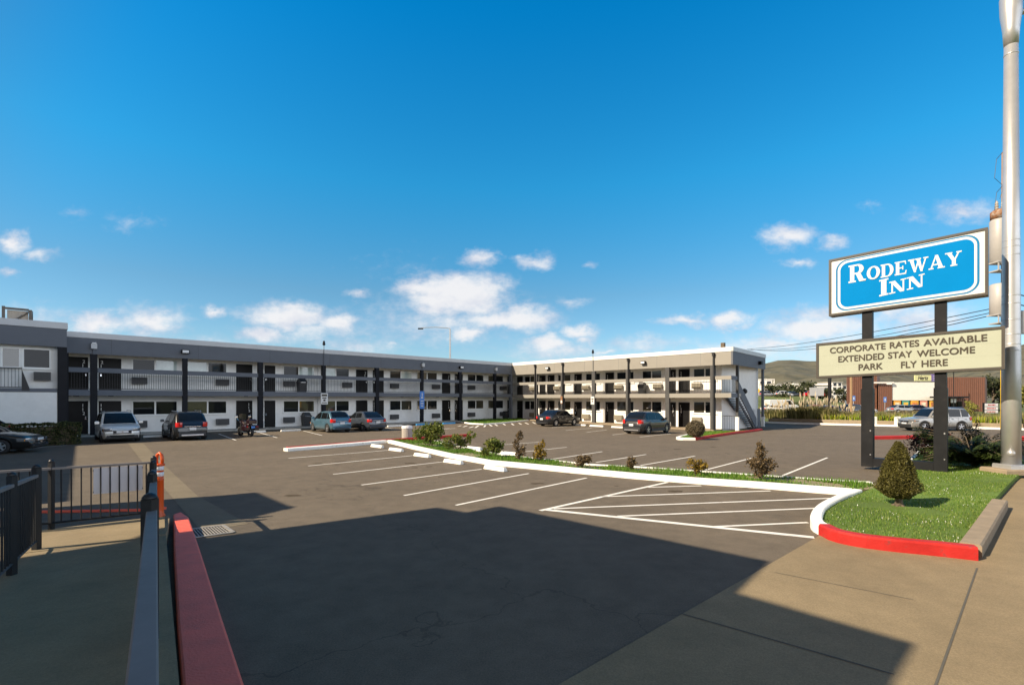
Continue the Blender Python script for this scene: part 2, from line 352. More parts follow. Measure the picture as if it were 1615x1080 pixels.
L_GREEN = leafmat('bright shrub leaves', [(.05, .08, .012), (.12, .15, .025), (.22, .22, .05)])
L_DARK = leafmat('dark conifer needles', [(.014, .024, .005), (.035, .055, .012), (.085, .11, .026)])
L_HEDGE = leafmat('clipped hedge leaves', [(.012, .022, .008), (.03, .045, .015), (.16, .16, .06)])
L_RED = leafmat('rusty red leaves', [(.06, .042, .02), (.125, .085, .042), (.21, .15, .075)])
L_YEL = leafmat('yellowing leaves', [(.14, .10, .015), (.30, .20, .02), (.13, .08, .03)])
L_PURP = leafmat('dark purple leaves', [(.012, .007, .008), (.035, .015, .016), (.07, .03, .028)])
L_CONE = leafmat('olive conifer needles', [(.045, .04, .012), (.09, .082, .02), (.16, .145, .035)])
L_ROUND = leafmat('grey brown twiggy leaves', [(.085, .07, .04), (.15, .12, .075), (.21, .18, .115)])
L_BG = leafmat('distant tree leaves', [(.02, .03, .012), (.045, .055, .022), (.08, .085, .04)], trans=.15)
L_BG2 = leafmat('distant yellowish leaves', [(.10, .11, .02), (.20, .20, .04), (.30, .27, .07)])  # yellowish leaf tones mixed at random
L_GRASS = leafmat('grass blades', [(.06, .14, .012), (.11, .23, .022), (.19, .30, .04)], trans=.35)
L_LAWN = leafmat('lawn blades', [(.08, .15, .016), (.13, .23, .03), (.27, .30, .08)], trans=.35)
L_REED = leafmat('pampas blades', [(.10, .11, .03), (.20, .19, .07), (.34, .28, .13)])
L_PLUME = leafmat('pampas plumes', [(.42, .34, .22), (.55, .45, .30), (.62, .55, .42)])
L_FLOW = leafmat('yellow flowers and leaves', [(.14, .24, .02), (.24, .34, .03), (.75, .66, .03)])

# ------------------------------------------------------------ SETTING: ground, lot, pavement, kerbs
def PQ(p, q): return C0-UR*p+UL*q          # p away from the left wing, q along it
gm = MB()
xs = [-3000, -1000, -300, -100]+list(range(-60, 80, 4))+[100, 300, 1000, 3000]
ys = [-2000, -500, -100]+list(range(-20, 90, 4))+[110, 200, 500, 1200, 3500]
gm.add([(x, y, gz(x, y)-.03) for y in ys for x in xs], [(j*len(xs)+i, j*len(xs)+i+1, (j+1)*len(xs)+i+1, (j+1)*len(xs)+i) for j in range(len(ys)-1) for i in range(len(xs)-1)])
tag(gm.build('ground', M['verge']), kind='structure')
def sheet(name, p0, p1, q0, q1, m, dz, step=1.0):
    b = MB(); np_ = max(1, int((p1-p0)/step)); nq = max(1, int((q1-q0)/step)); vs = []
    for j in range(nq+1):
        for i in range(np_+1):
            w = PQ(p0+(p1-p0)*i/np_, q0+(q1-q0)*j/nq); vs.append((w.x, w.y, gz(w.x, w.y)+dz))
    b.add(vs, [(j*(np_+1)+i, j*(np_+1)+i+1, (j+1)*(np_+1)+i+1, (j+1)*(np_+1)+i) for j in range(nq) for i in range(np_)])
    return tag(b.build(name, m), kind='structure')
sheet('parking_lot', -6, 41, -80, 14.1, M['asphalt'], 0)
sheet('parking_lot', 41, 75, -13, 14.1, M['asphalt'], 0)
b0_, b1_ = G(880, 1080), G(1288, 847); bd_ = (b1_-b0_).normalized()
pv = MB(); pv.prism([(q.x, q.y) for q in (b0_-bd_*14, b1_+bd_*.3, PQ(40.6, -30), PQ(40.6, -13.004), PQ(44.1, -13.004), PQ(44.1, -72), PQ(41, -72))], -.2, .005); tag(pv.build('pavement', M['concrete']), kind='structure')
sheet('road', 44.15, 56, -80, -13.004, M['asphalt'], -.12)
pj = MB()
def strip(b, pts, w, dz=.004, step=.7):
    P = []
    for a, c in zip(pts[:-1], pts[1:]):
        k = max(1, int((c-a).length/step))
        P += [a.lerp(c, i/k) for i in range(k)]
    P.append(pts[-1])
    vs = []
    for i, p in enumerate(P):
        d = (P[min(i+1, len(P)-1)]-P[max(i-1, 0)]); d.z = 0; d.normalize(); nn = Vector((-d.y, d.x, 0))*w/2
        for q in (p+nn, p-nn): vs.append((q.x, q.y, gz(q.x, q.y)+dz))
    b.add(vs, [(2*i, 2*i+2, 2*i+3, 2*i+1) for i in range(len(P)-1)])
for pts, w in (([G(1476, 1080), G(1541, 896)], .02), ([G(1075, 968), G(1410, 1064)], .022), ([G(1222, 903), G(1440, 946)], .012)):
    d = (pts[1]-pts[0]).normalized()
    strip(pj, [pts[0]-d*(1.5 if w == .02 else 0), pts[1]], w, .009)
tag(pj.build('pavement_joints', mat('joint dirt', (.09, .08, .06), .9)), kind='structure')
# concrete gutter strip across the lot to the grate
gm = MB(); gl = [G(202, 699), G(232, 738), G(285, 800), G(318, 838)]; gr = [G(226, 699), G(262, 736), G(312, 782), G(392, 826)]
for i in range(3): gm.poly([(p.x, p.y, .004) for p in (gl[i], gr[i], gr[i+1], gl[i+1])])
tag(gm.build('gutter', groundmat('gutter concrete', (.175, .143, .095), .1, .15, 0, .3)), kind='structure')

mk = MB()
def line(a, b, w=.09): strip(mk, [G(*a), G(*b)], w)
for a, b in [((455,722.5),(613,709.8)),((486,734.6),(653,718)),((525.5,747.7),(700,727.9)),((570,764.6),(759.5,739.6)),((637,781.2),(834,746.5)),((719,796.5),(925,753.5)),
  ((828.5,712),(894,705)),((864,724.9),(950,712)),((940,729),(1019,716.5)),((1010,733.8),(1096,719)),((1113,740.8),(1186,722)),((1235,749.6),(1305,721.5)),((770,703),(850,697)),
  ((892,678.6),(934,674.9)),((925,681.5),(957,677.8)),((966,685.5),(990,682.8)),((1009,689),(1058,684)),((870,674),(895,672.5)),
  ((408,681.5),(437,690)),((478,679),(508,686.5)),((345,684),(372,694)),((598,672.5),(625,677)),((0,710),(105,702)),((530,700.5),(600,695))]: line(a, b, .085)
for a, b in [((1022,768.2),(1106,765.8)),((949,783),(1215,773.9)),((873,802),(1337,784.5)),((974,813.8),(1301,800.7)),((1128,830.2),(1274,823.7))]: line(a, b, .085)
line((852,805),(1052.6,760.3), .11); line((862,803.7),(1284,847.3), .15)
for a, b in [((20,1000),(70,990)),((95,1010),(150,992)),((180,1022),(240,1003)),((265,1022),(310,992)),((390,1010),(410,985)),((465,975),(500,1000)),((540,970),(580,995)),((655,960),(690,985)),((775,960),(810,985)),((880,955),(920,975)),((970,950),(1020,972)),((1075,942),(1120,965))]:
    line((720+a[0]/8.97, 560+a[1]/8.97+.5), (720+b[0]/8.97, 560+b[1]/8.97+.5), .16)
for k in range(5): line((655+k*9, 677+k*.1), (682+k*9, 675.2), .12)
tag(mk.build('road_markings', M['paint']), kind='structure')

def kerb(name, pts, w, h, m, side=1, tops=None, z0=-.05):
    """kerb swept along pts; side=+1 puts its width to the left of travel"""
    b = MB(); n_ = len(pts); ins = []; q_in = []
    P = []
    for a, c in zip(pts[:-1], pts[1:]):
        k = max(1, int((c-a).length/1.0)); P += [a.lerp(c, i/k) for i in range(k)]
    P.append(pts[-1])
    vs = []; prof = [(0, z0), (0.0, h-.03), (.025, h), (w-.02, h), (w, h-.02), (w, z0)]
    for i, p in enumerate(P):
        d = (P[min(i+1, len(P)-1)]-P[max(i-1, 0)]); d.z = 0; d.normalize(); nn = Vector((-d.y, d.x, 0))*side
        jit = .006*noise.noise(Vector((p.x*1.3, p.y*1.3, 0)))
        for (o, z) in prof:
            q = p+nn*(o+jit); vs.append((q.x, q.y, gz(q.x, q.y)+z+(jit if z > 0 else 0)))
        q_in.append(P[i]+nn*w)
    k = len(prof); fs = []
    for i in range(len(P)-1):
        for j in range(k-1): fs.append((i*k+j, (i+1)*k+j, (i+1)*k+j+1, i*k+j+1))
    fs += [tuple(range(k)), tuple(range((len(P)-1)*k, len(P)*k))[::-1]]
    b.add(vs, fs); tag(b.build(name, m), kind='structure')
    return q_in
def smooth(pts, it=2):
    for _ in range(it):
        o = [pts[0]]
        for a, b in zip(pts[:-1], pts[1:]): o += [a.lerp(b, .25), a.lerp(b, .75)]
        pts = o+[pts[-1]]
    return pts
front = [G(*p) for p in [(611,698.2),(650,708),(707.5,721.7),(769.4,732.9),(840,739.6),(899,745.5),(998,754.9),(1097,763),(1200,770.2),(1265,775.6),(1345,782)]]
in_front = kerb('kerb', front, .24, .16, M['kerb_w'], 1)
curve = smooth([G(*p) for p in [(1345,782),(1311,795.5),(1285,809.9),(1277,826),(1279,836),(1291,843)]], 2)
in_curve = kerb('kerb', curve, .2, .19, M['kerb_w'], 1)
redc = smooth([G(*p) for p in [(1291,843),(1311,854),(1351.6,863),(1409,870.4),(1466.7,876),(1543,884.7)]], 1)
in_red = kerb('kerb', redc, .2, .2, M['kerb_r'], 1)
blk = [G(1549, 880), G(1590, 803)]
in_blk = kerb('kerb', blk, .26, .2, M['kerb_t'], 1)
backk = [G(*p, .13) for p in [(688,693.5),(745,707.5),(800,717),(870,724),(929,731),(1010,735),(1129,743),(1191,747),(1300,754.5),(1372,758.5),(1388,764)]]
in_back = kerb('kerb', [Vector((p.x, p.y, 0)) for p in backk], .16, .13, M['kerb_w'], -1)
def area(name, pts, z, m, kind='structure'):
    b = MB(); vs = [Vector((p.x, p.y)) for p in pts]
    bm = bmesh.new(); f = bm.faces.new([bm.verts.new((p.x, p.y, gz(p.x, p.y)+z)) for p in pts])
    vv = list(bm.verts); lo = [bm.verts.new((v.co.x, v.co.y, v.co.z-z-.04)) for v in vv]
    for i in range(len(vv)): bm.faces.new((vv[i], lo[i], lo[(i+1) % len(vv)], vv[(i+1) % len(vv)]))
    bmesh.ops.triangulate(bm, faces=[f])
    me = bpy.data.meshes.new(name); bm.to_mesh(me); bm.free(); me.materials.append(m)
    o = bpy.data.objects.new(name, me); COL.objects.link(o); tag(o, kind=kind); return o
bed = in_front+[Vector((G(1386, 770, .1).x, G(1386, 770, .1).y, 0))]+[p for p in in_back[::-1]]
area('planting_bed', bed, .10, M['soil'])
bar_f = [G(453.6, 711.8), G(514, 706.9), G(598, 699.4), G(613, 698)]
b_in = kerb('kerb', bar_f, .42, .14, M['kerb_w'], 1)
b_in2 = kerb('kerb', [p+Vector((0, .002, 0)) for p in [b_in[0].lerp(b_in[1], .12)]+b_in[1:]]+[G(690, 692), G(742, 688)], .2, .16, M['kerb_r'], 1)
lawn = in_curve[6:]+in_red+[in_blk[0], in_blk[-1]]+[G(1601, 754, .1), G(1625, 735, .1), G(1600, 716, .1), G(1540, 709, .1), G(1462, 704, .1), G(1438, 722, .1), G(1404, 748, .1), G(1389, 765, .1)]
lawn = [Vector((p.x, p.y, 0)) for p in lawn]
area('lawn', lawn, .12, M['lawn'])
kerb('kerb', [Vector((p.x, p.y, 0)) for p in smooth([G(1390, 766), G(1408, 748), G(1438, 724), G(1450, 712), G(1464, 704)], 1)], .16, .13, M['kerb_w'], -1)
# grass strip by the inside corner
gs = [G(*p) for p in [(722,665.5),(741,668.8),(762,669.8),(792,668),(834,663.4)]]
gin = kerb('kerb', gs, .2, .12, M['kerb_w'], 1)
area('lawn', gin+[G(815, 660.8), G(770, 661.3), G(735, 663.2)], .09, M['lawn'])
# bed by the stairs: white then red kerb
st = smooth([G(1085, 687.5), G(1065, 692), G(1070, 694), G(1097, 694.3)], 1)
s_in = kerb('kerb', st, .22, .15, M['kerb_w'], 1)
st2 = [G(1097, 694.3), G(1130, 688.8), G(1165, 683.5), G(1203, 678.5)]
s_in2 = kerb('kerb', st2, .22, .15, M['kerb_r'], 1)
area('lawn', s_in+s_in2[1:-3]+[G(1150, 682.5), G(1120, 682)], .11, M['lawn'])
# boundary kerbs on the far right, red islands in the lot
far = [PQ(q, 14.0) for q in (23, 30, 36, 42, 60)]
kerb('kerb', far, .25, .15, M['kerb_w'], 1)
kerb('kerb', [p+UL*1.7 for p in far], .3, .42, M['kerb_t'], 1)
kerb('kerb', [G(1374, 693), G(1458, 691.5), G(1500, 689)], .4, .2, M['kerb_r'], 1)
kerb('kerb', [G(1604, 694), G(1625, 696), G(1700, 700)], .4, .25, M['kerb_r'], 1)
kerb('kerb', [PQ(44.15, q) for q in (-80, -50, -30, -13)], .15, .03, M['kerb_t'], 1, z0=-.15)

def blades(name, poly, n_, hgt, wid, m, z=.1, lab=None, clump=0.0, excl=None, cat='grass'):
    xs_ = [p.x for p in poly]; ys_ = [p.y for p in poly]; b = MB(); c = 0; tries = 0
    def inside(x, y):
        r_ = False; j = len(poly)-1
        for i in range(len(poly)):
            if (poly[i].y > y) != (poly[j].y > y) and x < (poly[j].x-poly[i].x)*(y-poly[i].y)/(poly[j].y-poly[i].y)+poly[i].x: r_ = not r_
            j = i
        return r_
    while c < n_ and tries < n_*12:
        tries += 1
        x = random.uniform(min(xs_), max(xs_)); y = random.uniform(min(ys_), max(ys_))
        if not inside(x, y): continue
        k = noise.noise(Vector((x*.9, y*.9, 3)))
        if clump and k < clump and random.random() < .93: continue
        h = hgt*(random.uniform(.5, 1.2)+.7*max(0, k)); a = random.uniform(0, 6.28); w = wid*random.uniform(.6, 1.2); ln = random.uniform(-.6, .6)*h
        ca, sa = math.cos(a)*w, math.sin(a)*w; g0 = gz(x, y)+z
        b.add([(x-ca, y-sa, g0), (x+ca, y+sa, g0), (x+ln*random.random(), y+ln, g0+h)], [(0, 1, 2)]); c += 1
    return tag(b.build(name, m, recalc=False), lab, cat, kind='stuff')
blades('lawn_grass', lawn, 34000, .045, .008, L_LAWN, .115, 'short lawn grass covering the corner island under the pole sign', clump=-.22)
blades('lawn_daisies', lawn, 900, .028, .0045, M['letter_w'], .13, 'tiny white daisies scattered through the corner lawn', clump=.12, cat='flowers')
oil = MB()
for k in range(46):
    if k < 26: c_ = G(random.choice((520, 560, 620, 680, 760, 850, 940, 1010, 1090, 1190, 700, 900, 960))+random.uniform(-30, 30), random.uniform(702, 775))
    else: c_ = G(random.uniform(420, 1150), random.uniform(690, 800))
    rr = random.uniform(.05, .17) if k % 3 else random.uniform(.02, .06); pts = []
    for j in range(14): a_ = 6.283*j/14; q_ = rr*random.uniform(.6, 1.25); pts.append((c_.x+q_*math.cos(a_)*1.5, c_.y+q_*math.sin(a_), gz(c_.x, c_.y)+.0022))
    oil.poly(pts)
tag(oil.build('oil_stains', mat('oil stained asphalt', (.088, .071, .052), .95, .25, 4, ior=1.08)), kind='structure')
blades('bed_grass', bed, 15000, .11, .014, L_GRASS, .09, 'lush green weeds filling the long kerbed planting bed', clump=-.12)
blades('strip_grass', gin+[G(815, 660.8), G(770, 661.3), G(735, 663.2)], 2500, .12, .03, L_GRASS, .08, 'thin grass strip in front of the inside corner of the motel')
blades('bed_grass', s_in+s_in2[1:-3]+[G(1150, 682.5), G(1120, 682)], 2500, .09, .02, L_GRASS, .1, 'grass bed beside the motel stairs with red kerb')

# ------------------------------------------------------------ the motel
motel = thing('motel_building', (0, 58.2, 0), 'two storey white motel with grey fascia and open balconies wrapping two sides of the lot', 'motel')
def fL(s, w, z): p = C0-UL*s+Vector((-.7024, .7118, 0))*w; return (p.x, p.y, z)      # s from the inside corner, w behind the column line
def fR(s, w, z): p = C0-UR*s+UL*w; return (p.x, p.y, z)
def s_of(f, px, w):
    k = (px-CX)/F; a = Vector(f(0, w, 0)); d = Vector(f(1, w, 0))-a
    return (k*a.y-a.x)/(d.x-k*d.y)
def P(mb, name, m, parent=motel): return mb.build(name, m, parent, world=True)
def wtext(name, txt, m, parent, org, ux, uz, hgt, width=None, depth=.004, stack=False, shear=0, bold=0.0):
    """writing as a mesh: org is the lower left corner of the line"""
    cu = bpy.data.curves.new(name, 'FONT'); cu.body = txt; cu.size = 1; cu.extrude = 0; cu.shear = shear
    if stack: cu.align_x = 'CENTER'; cu.space_line = .78
    o = bpy.data.objects.new(name, cu); COL.objects.link(o)
    bpy.context.view_layer.update()
    me = bpy.data.meshes.new_from_object(o.evaluated_get(bpy.context.evaluated_depsgraph_get()))
    COL.objects.unlink(o); bpy.data.objects.remove(o)
    xs_ = [v.co.x for v in me.vertices]; ys_ = [v.co.y for v in me.vertices]
    x0, x1, y0, y1 = min(xs_), max(xs_), min(ys_), max(ys_); sy = hgt/(y1-y0); sx = sy if width is None else width/(x1-x0)
    rt = parent
    while rt.parent: rt = rt.parent
    inv = rt.matrix_basis.inverted(); nn = ux.cross(uz)
    if bold:
        bm = bmesh.new(); src = me.copy()
        for i, (dx, dy) in enumerate(((0, 0), (bold, bold), (-bold, bold), (bold, -bold), (-bold, -bold))):
            st0 = len(bm.verts); bm.from_mesh(src); bm.verts.ensure_lookup_table()
            for v in bm.verts[st0:]: v.co += Vector((dx, dy, .0012*i))
        bm.to_mesh(me); bm.free(); bpy.data.meshes.remove(src)
    for v in me.vertices: v.co = inv @ (org+ux*((v.co.x-x0)*sx)+uz*((v.co.y-y0)*sy)+nn*(depth+v.co.z))
    me.materials.clear(); me.materials.append(m); me.name = name
    ob = bpy.data.objects.new(name, me); COL.objects.link(ob); ob.parent = parent; return ob
EL, ER = 37.6, 25.3              # lengths of the two wings along their column lines
WL = 1.5                          # balcony depth
sNear = s_of(fL, 98.3, 0)         # where the forward block begins
FW = 4.4                          # how far that block stands forward
def end_s(w): return ER-.067*w
# -- roof and fascias
mb = MB(fL); mb.box(-9.3, 60, -.0+.02, 9.3, 6.2, 6.5); mb.box(sNear+.05, 60, -FW+.03, .01, 6.2, 6.5); P(mb, 'roof', M['conc_lt'])
mb = MB(fR); mb.add([(-9, .02, 6.21), (ER-.02, .02, 6.21), (end_s(9.3)-.02, 9.3, 6.21), (-9, 9.3, 6.21), (-9, .02, 6.51), (ER-.02, .02, 6.51), (end_s(9.3)-.02, 9.3, 6.51), (-9, 9.3, 6.51)], [(0,3,2,1),(4,5,6,7),(0,1,5,4),(1,2,6,5),(2,3,7,6),(3,0,4,7)]); P(mb, 'roof', M['conc_lt'])
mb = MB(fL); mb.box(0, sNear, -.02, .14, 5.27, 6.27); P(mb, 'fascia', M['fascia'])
mb = MB(fL); mb.box(0, sNear-.04, -.06, .16, 6.272, 6.62); P(mb, 'roof_edge', M['trim_shade'])
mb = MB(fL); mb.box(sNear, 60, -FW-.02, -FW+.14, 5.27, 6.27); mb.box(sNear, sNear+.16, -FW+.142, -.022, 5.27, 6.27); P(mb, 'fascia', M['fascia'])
mb = MB(fL); mb.box(sNear-.04, 60, -FW-.06, -FW+.12, 6.272, 6.62); mb.box(sNear-.04, sNear+.14, -FW+.122, -.062, 6.272, 6.62); P(mb, 'roof_edge', M['trim_shade'])
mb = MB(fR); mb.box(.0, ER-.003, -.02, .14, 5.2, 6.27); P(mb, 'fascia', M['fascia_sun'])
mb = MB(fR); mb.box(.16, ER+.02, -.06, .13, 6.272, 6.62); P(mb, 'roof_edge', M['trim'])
def endbox(w0, w1, t0, t1, z0, z1):
    mb = MB(fR); mb.add([(end_s(w)+t, w, z) for z in (z0, z1) for (w, t) in ((w0, t0), (w0, t1), (w1, t1), (w1, t0))], [(0,3,2,1),(4,5,6,7),(0,1,5,4),(1,2,6,5),(2,3,7,6),(3,0,4,7)]); return mb
P(endbox(-.016, 9.32, -.0, .14, 5.2, 6.27), 'fascia', M['fascia']); P(endbox(-.06, 9.36, .022, .18, 6.272, 6.62), 'roof_edge', M['trim_shade'])
mb = MB(fL); mb.box(0.1, sNear, .14, 9.3, 5.62, 5.7); P(mb, 'soffit', M['white_wall'])
mb = MB(fR); mb.box(.1, ER-.75, .14, 9.2, 5.61, 5.69); P(mb, 'soffit', M['white_wall'])
for f, s1, z0_, mm in ((fL, sNear, 5.27, M['dkgrey']), (fR, ER, 5.2, M['fascia'])):
    b = MB(f); k = 2.45
    while k < s1-1:
        b = MB(f); b.box(k-.008, k+.008, -.0235, -.0195, z0_, 6.27); k += 4.9 if f is fL else 4.06; P(b, 'fascia_seam', mm)
# -- walls, walks, slabs
mb = MB(fL); mb.box(-9, sNear+.3, WL, WL+.2, -.3, 5.62); P(mb, 'wall', M['white_wall'])
mb = MB(fR); mb.box(-WL, 23.9, WL, WL+.2, -.6, 5.61); mb.prism([(23.9, WL+.003), (24.2, 9.2), (24.0, 9.2), (23.7, WL+.201)], -.9, 5.61); P(mb, 'wall', M['white_wall'])
mb = MB(fL); mb.box(0, sNear, -.25, WL, -.3, .09); P(mb, 'walkway', M['conc_lt'])
mb = MB(fR); zs = [fR(s, .6, 0) for s in (0, 6, 12, 18, 24)]
for i in range(4):
    z_ = [gz(zs[i][0], zs[i][1])+.1, gz(zs[i+1][0], zs[i+1][1])+.1]
    mb.add([(i*6, -.35, -.7), (i*6+6, -.35, -.7), (i*6+6, WL, -.7), (i*6, WL, -.7), (i*6, -.35, z_[0]), (i*6+6, -.35, z_[1]), (i*6+6, WL, z_[1]), (i*6, WL, z_[0])], [(4,5,6,7), (0,1,5,4), (1,2,6,5), (3,0,4,7)])
P(mb, 'walkway', M['kerb_t'])
mb = MB(fL); mb.box(.1, sNear, .1, WL, 2.72, 2.96); P(mb, 'balcony_floor', M['conc_lt'])
mb = MB(fR); mb.box(.1, ER-.1, .1, WL, 2.62, 2.86); mb.box(23.95, ER-.1, WL+.004, 2.3, 2.62, 2.86); P(mb, 'balcony_floor', M['conc_lt'])
colL = [98, 148, 292, 411, 511, 595, 666, 726, 781]; sL = [s_of(fL, x, 0) for x in colL]
colR = [1123.8, 1052.5, 990, 936, 887, 845]; sR = [s_of(fR, x, 0) for x in colR]
def bars(mb, s0, s1, z0, z1, w=.02, gap=.13):
    k = max(1, int(abs(s1-s0)/gap))
    for i in range(1, k):
        s = s0+(s1-s0)*i/k; mb.box(s-.009, s+.009, w-.009, w+.009, z0, z1)
    mb.box(min(s0, s1), max(s0, s1), w-.02, w+.02, z0-.02, z0+.02)
def balcony(f, s0, s1, dz, slabm, beamm):
    a, b = min(s0, s1), max(s0, s1)
    m_ = MB(f); m_.box(a, b, -.02, .1, 2.61+dz, 2.98+dz); P(m_, 'balcony_edge', slabm)
    m_ = MB(f); m_.box(a, b, -.02, .08, 4.09+dz, 4.39+dz); o = P(m_, 'guard_beam', beamm)
    m_ = MB(f); bars(m_, a, b, 3.05+dz, 4.09+dz); P(m_, 'balcony_railing', M['black'])
edges = sL+[.02]
for i in range(len(edges)-1):
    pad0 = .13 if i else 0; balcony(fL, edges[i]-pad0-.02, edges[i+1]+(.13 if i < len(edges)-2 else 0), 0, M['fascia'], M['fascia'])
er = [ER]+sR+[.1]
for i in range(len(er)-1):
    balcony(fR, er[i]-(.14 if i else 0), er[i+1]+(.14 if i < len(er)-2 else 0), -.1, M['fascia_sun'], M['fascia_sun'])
# columns
def column(f, s, m, z0, w=.34, d=.22, top=5.26):
    b = MB(f); b.box(s-w/2, s+w/2, -.045, d, z0, top); return P(b, 'column', m)
for i, s in enumerate(sL[1:]): column(fL, s, M['black_col'], -.1, .30 if i % 2 else .36)
for i, s in enumerate(sR): column(fR, s, M['dkgrey'], -.55, .38, top=5.19)
column(fL, .1, M['fascia'], -.1, .3, .3)
column(fL, sNear-.12, M['black_col'], -.1, .34)
b = MB(fL); b.box(sNear-.01, sNear+.38, -FW-.03, -FW+.25, -.1, 5.26); P(b, 'column', M['black_col'])
# slim conduit poles with lamp heads in front of some columns
def lamppole(f, s, z0, z1, m=M['black'], head=M['black']):
    b = MB(f); b.box(s-.05, s+.05, -.17, -.06, z0, z1-.3); o = P(b, 'conduit_pole', m)
    b = MB(f); b.box(s-.08, s+.08, -.24, -.065, z1-.3, z1); b.box(s-.14, s+.1, -.3, -.2, z1-.06, z1-.01); P(b, 'lamp_head', head, o)
for i in (0, 2, 4, 5): lamppole(fR, sR[i]+(.12 if i != 5 else 0), -.3 if i < 4 else .0, 6.25)
for i in (1, 6, 8):
    b = MB(fL); b.box(sL[i]-.05, sL[i]+.05, -.1, -.03, 5.25, 5.75); o = P(b, 'conduit_pole', M['fascia'])
    b = MB(fL); b.box(sL[i]-.15, sL[i]+.15, -.24, -.03, 5.6, 5.92); P(b, 'lamp_box', M['trim_shade'], o)
    b = MB(fL); b.box(sL[i]-.11, sL[i]+.11, -.26, -.035, 5.924, 6.0); P(b, 'lamp_lens', M['head_l'], o)
def flood(f, s):
    b = MB(f); b.bev(s-.24, s+.24, -.3, -.025, 5.62, 5.9, .06); o = P(b, 'flood_light', M['steel_dk'])
    b = MB(f); b.box(s-.19, s+.19, -.315, -.2, 5.66, 5.84); P(b, 'lens', M['reflect'], o)
for x in (292, 727): flood(fL, s_of(fL, x, -.1))
for x in (864, 1015): flood(fR, s_of(fR, x, -.1))
b = endbox(7.0, 7.5, .145, .42, 5.55, 5.85); P(b, 'flood_light', M['steel_dk'])
# roof camera masts
for f, x, y0 in ((fL, 511, 544), (fR, 935, 556)):
    s = s_of(f, x, -.1); b = MB(f); b.tube([(s, -.09, 5.25), (s, -.09, 6.95)], .025, 6); o = P(b, 'camera_mast', M['fascia'])
    b = MB(f); b.lathe((s, -.09, 6.95), [(.05, 0), (.11, .05), (.13, .16), (.08, .22), (.1, .3), (.05, .4)], 10); P(b, 'camera_head', M['steel_dk'], o)
b = MB(fR); b.box(23.2, 23.5, 3, 3.3, 6.5, 7.35); P(b, 'roof_vent', M['bark'])

# -- doors, windows, air conditioners
UXL, UXR = UL, -UR
def door(f, x0, x1, z, num, side='r', wL=WL, parent=motel):
    a, c = sorted((s_of(f, x0, wL), s_of(f, x1, wL)))
    ux = UXL if f is fL else UXR; sg = -1 if f is fL else 1
    b = MB(f); b.box(a, c, wL-.03, wL+.01, z, z+2.17); o = P(b, 'door', M['door'])
    b = MB(f); b.box(a-.05, a-.002, wL-.05, wL, z, z+2.22); b.box(c+.002, c+.05, wL-.05, wL, z, z+2.22); b.box(a-.002, c+.002, wL-.05, wL, z+2.174, z+2.22); P(b, 'door_frame', M['dkgrey'] if f is fR else M['frame'], o)
    h_ = (c-.12 if (side == 'l') == (sg < 0) else a+.12)
    b = MB(f); b.box(h_-.03, h_+.03, wL-.07, wL-.032, z+.95, z+1.15); P(b, 'door_handle', M['chrome'], o)
    if num:
        hgt = .2; edge = (.12 if side == 'l' else (c-a)-.28)
        base = Vector(f(c if sg < 0 else a, wL-.036, 0))
        for k, ch in enumerate(num):
            wtext('door_number', ch, M['letter_w'], o, base+ux*edge+Vector((0, 0, z+1.78-k*.26)), ux, Vector((0, 0, 1)), hgt)
def window(f, x0, x1, z0, z1, g1, g2, mull=None, wL=WL):
    a, c = sorted((s_of(f, x0, wL), s_of(f, x1, wL))); t = .07
    m_ = s_of(f, mull, wL) if mull else (a+c)/2
    b = MB(f)
    b.box(a, c, wL-.05, wL, z0, z0+t); b.box(a, c, wL-.05, wL, z1-t, z1); b.box(a, a+t, wL-.05, wL, z0+t, z1-t); b.box(c-t, c, wL-.05, wL, z0+t, z1-t); b.box(m_-.05, m_+.05, wL-.052, wL, z0+t, z1-t)
    o = P(b, 'window', M['frame'])
    lo, hi = (a+t, m_-.05), (m_+.05, c-t)
    if f is fL: lo, hi = hi, lo
    for (p0, p1), g in ((lo, g1), (hi, g2)):
        b = MB(f); b.box(p0, p1, wL-.022, wL-.004, z0+t, z1-t); P(b, 'pane', M['win_'+g], o)
    b = MB(f); b.box(a-.04, c+.04, wL-.09, wL-.0, z0-.05, z0-.002); P(b, 'sill', M['frame'], o)
def acunit(f, x0, x1, z0, z1, m, wL=WL):
    a, c = sorted((s_of(f, x0, wL), s_of(f, x1, wL)))
    b = MB(f); b.box(a, c, wL-.32, wL, z0, z1); o = P(b, 'air_conditioner', m)
    b = MB(f)
    for k in range(9): zz = z0+.04+(z1-z0-.08)*k/8.6; b.box(a+.04, c-.04, wL-.335, wL-.321, zz, zz+.02)
    b.box(c-.3, c-.27, wL-.34, wL-.322, z0+.03, z1-.03)
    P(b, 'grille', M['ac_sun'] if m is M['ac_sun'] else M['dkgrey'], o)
rnd = random.Random(3); pick = lambda: rnd.choice('aaab')
ZG, ZU = .1, 2.97
for x0, x1, n_, sd_ in [(101.9,138.9,'12','r'),(155.3,191.2,'14','l'),(372,397.8,'15','r'),(416.6,434,'16','l'),(561,579.3,'17','r'),(587.6,605,'18','l'),(696.7,710,'19','r'),(716.7,729.5,'20','l'),(799.7,807,'','l')]:
    door(fL, x0, x1, ZG, '1'+n_ if n_ and n_ not in ('16','17') else '', sd_); door(fL, x0, x1, ZU, '2'+n_ if n_ and n_ not in ('15','16') else '', sd_)
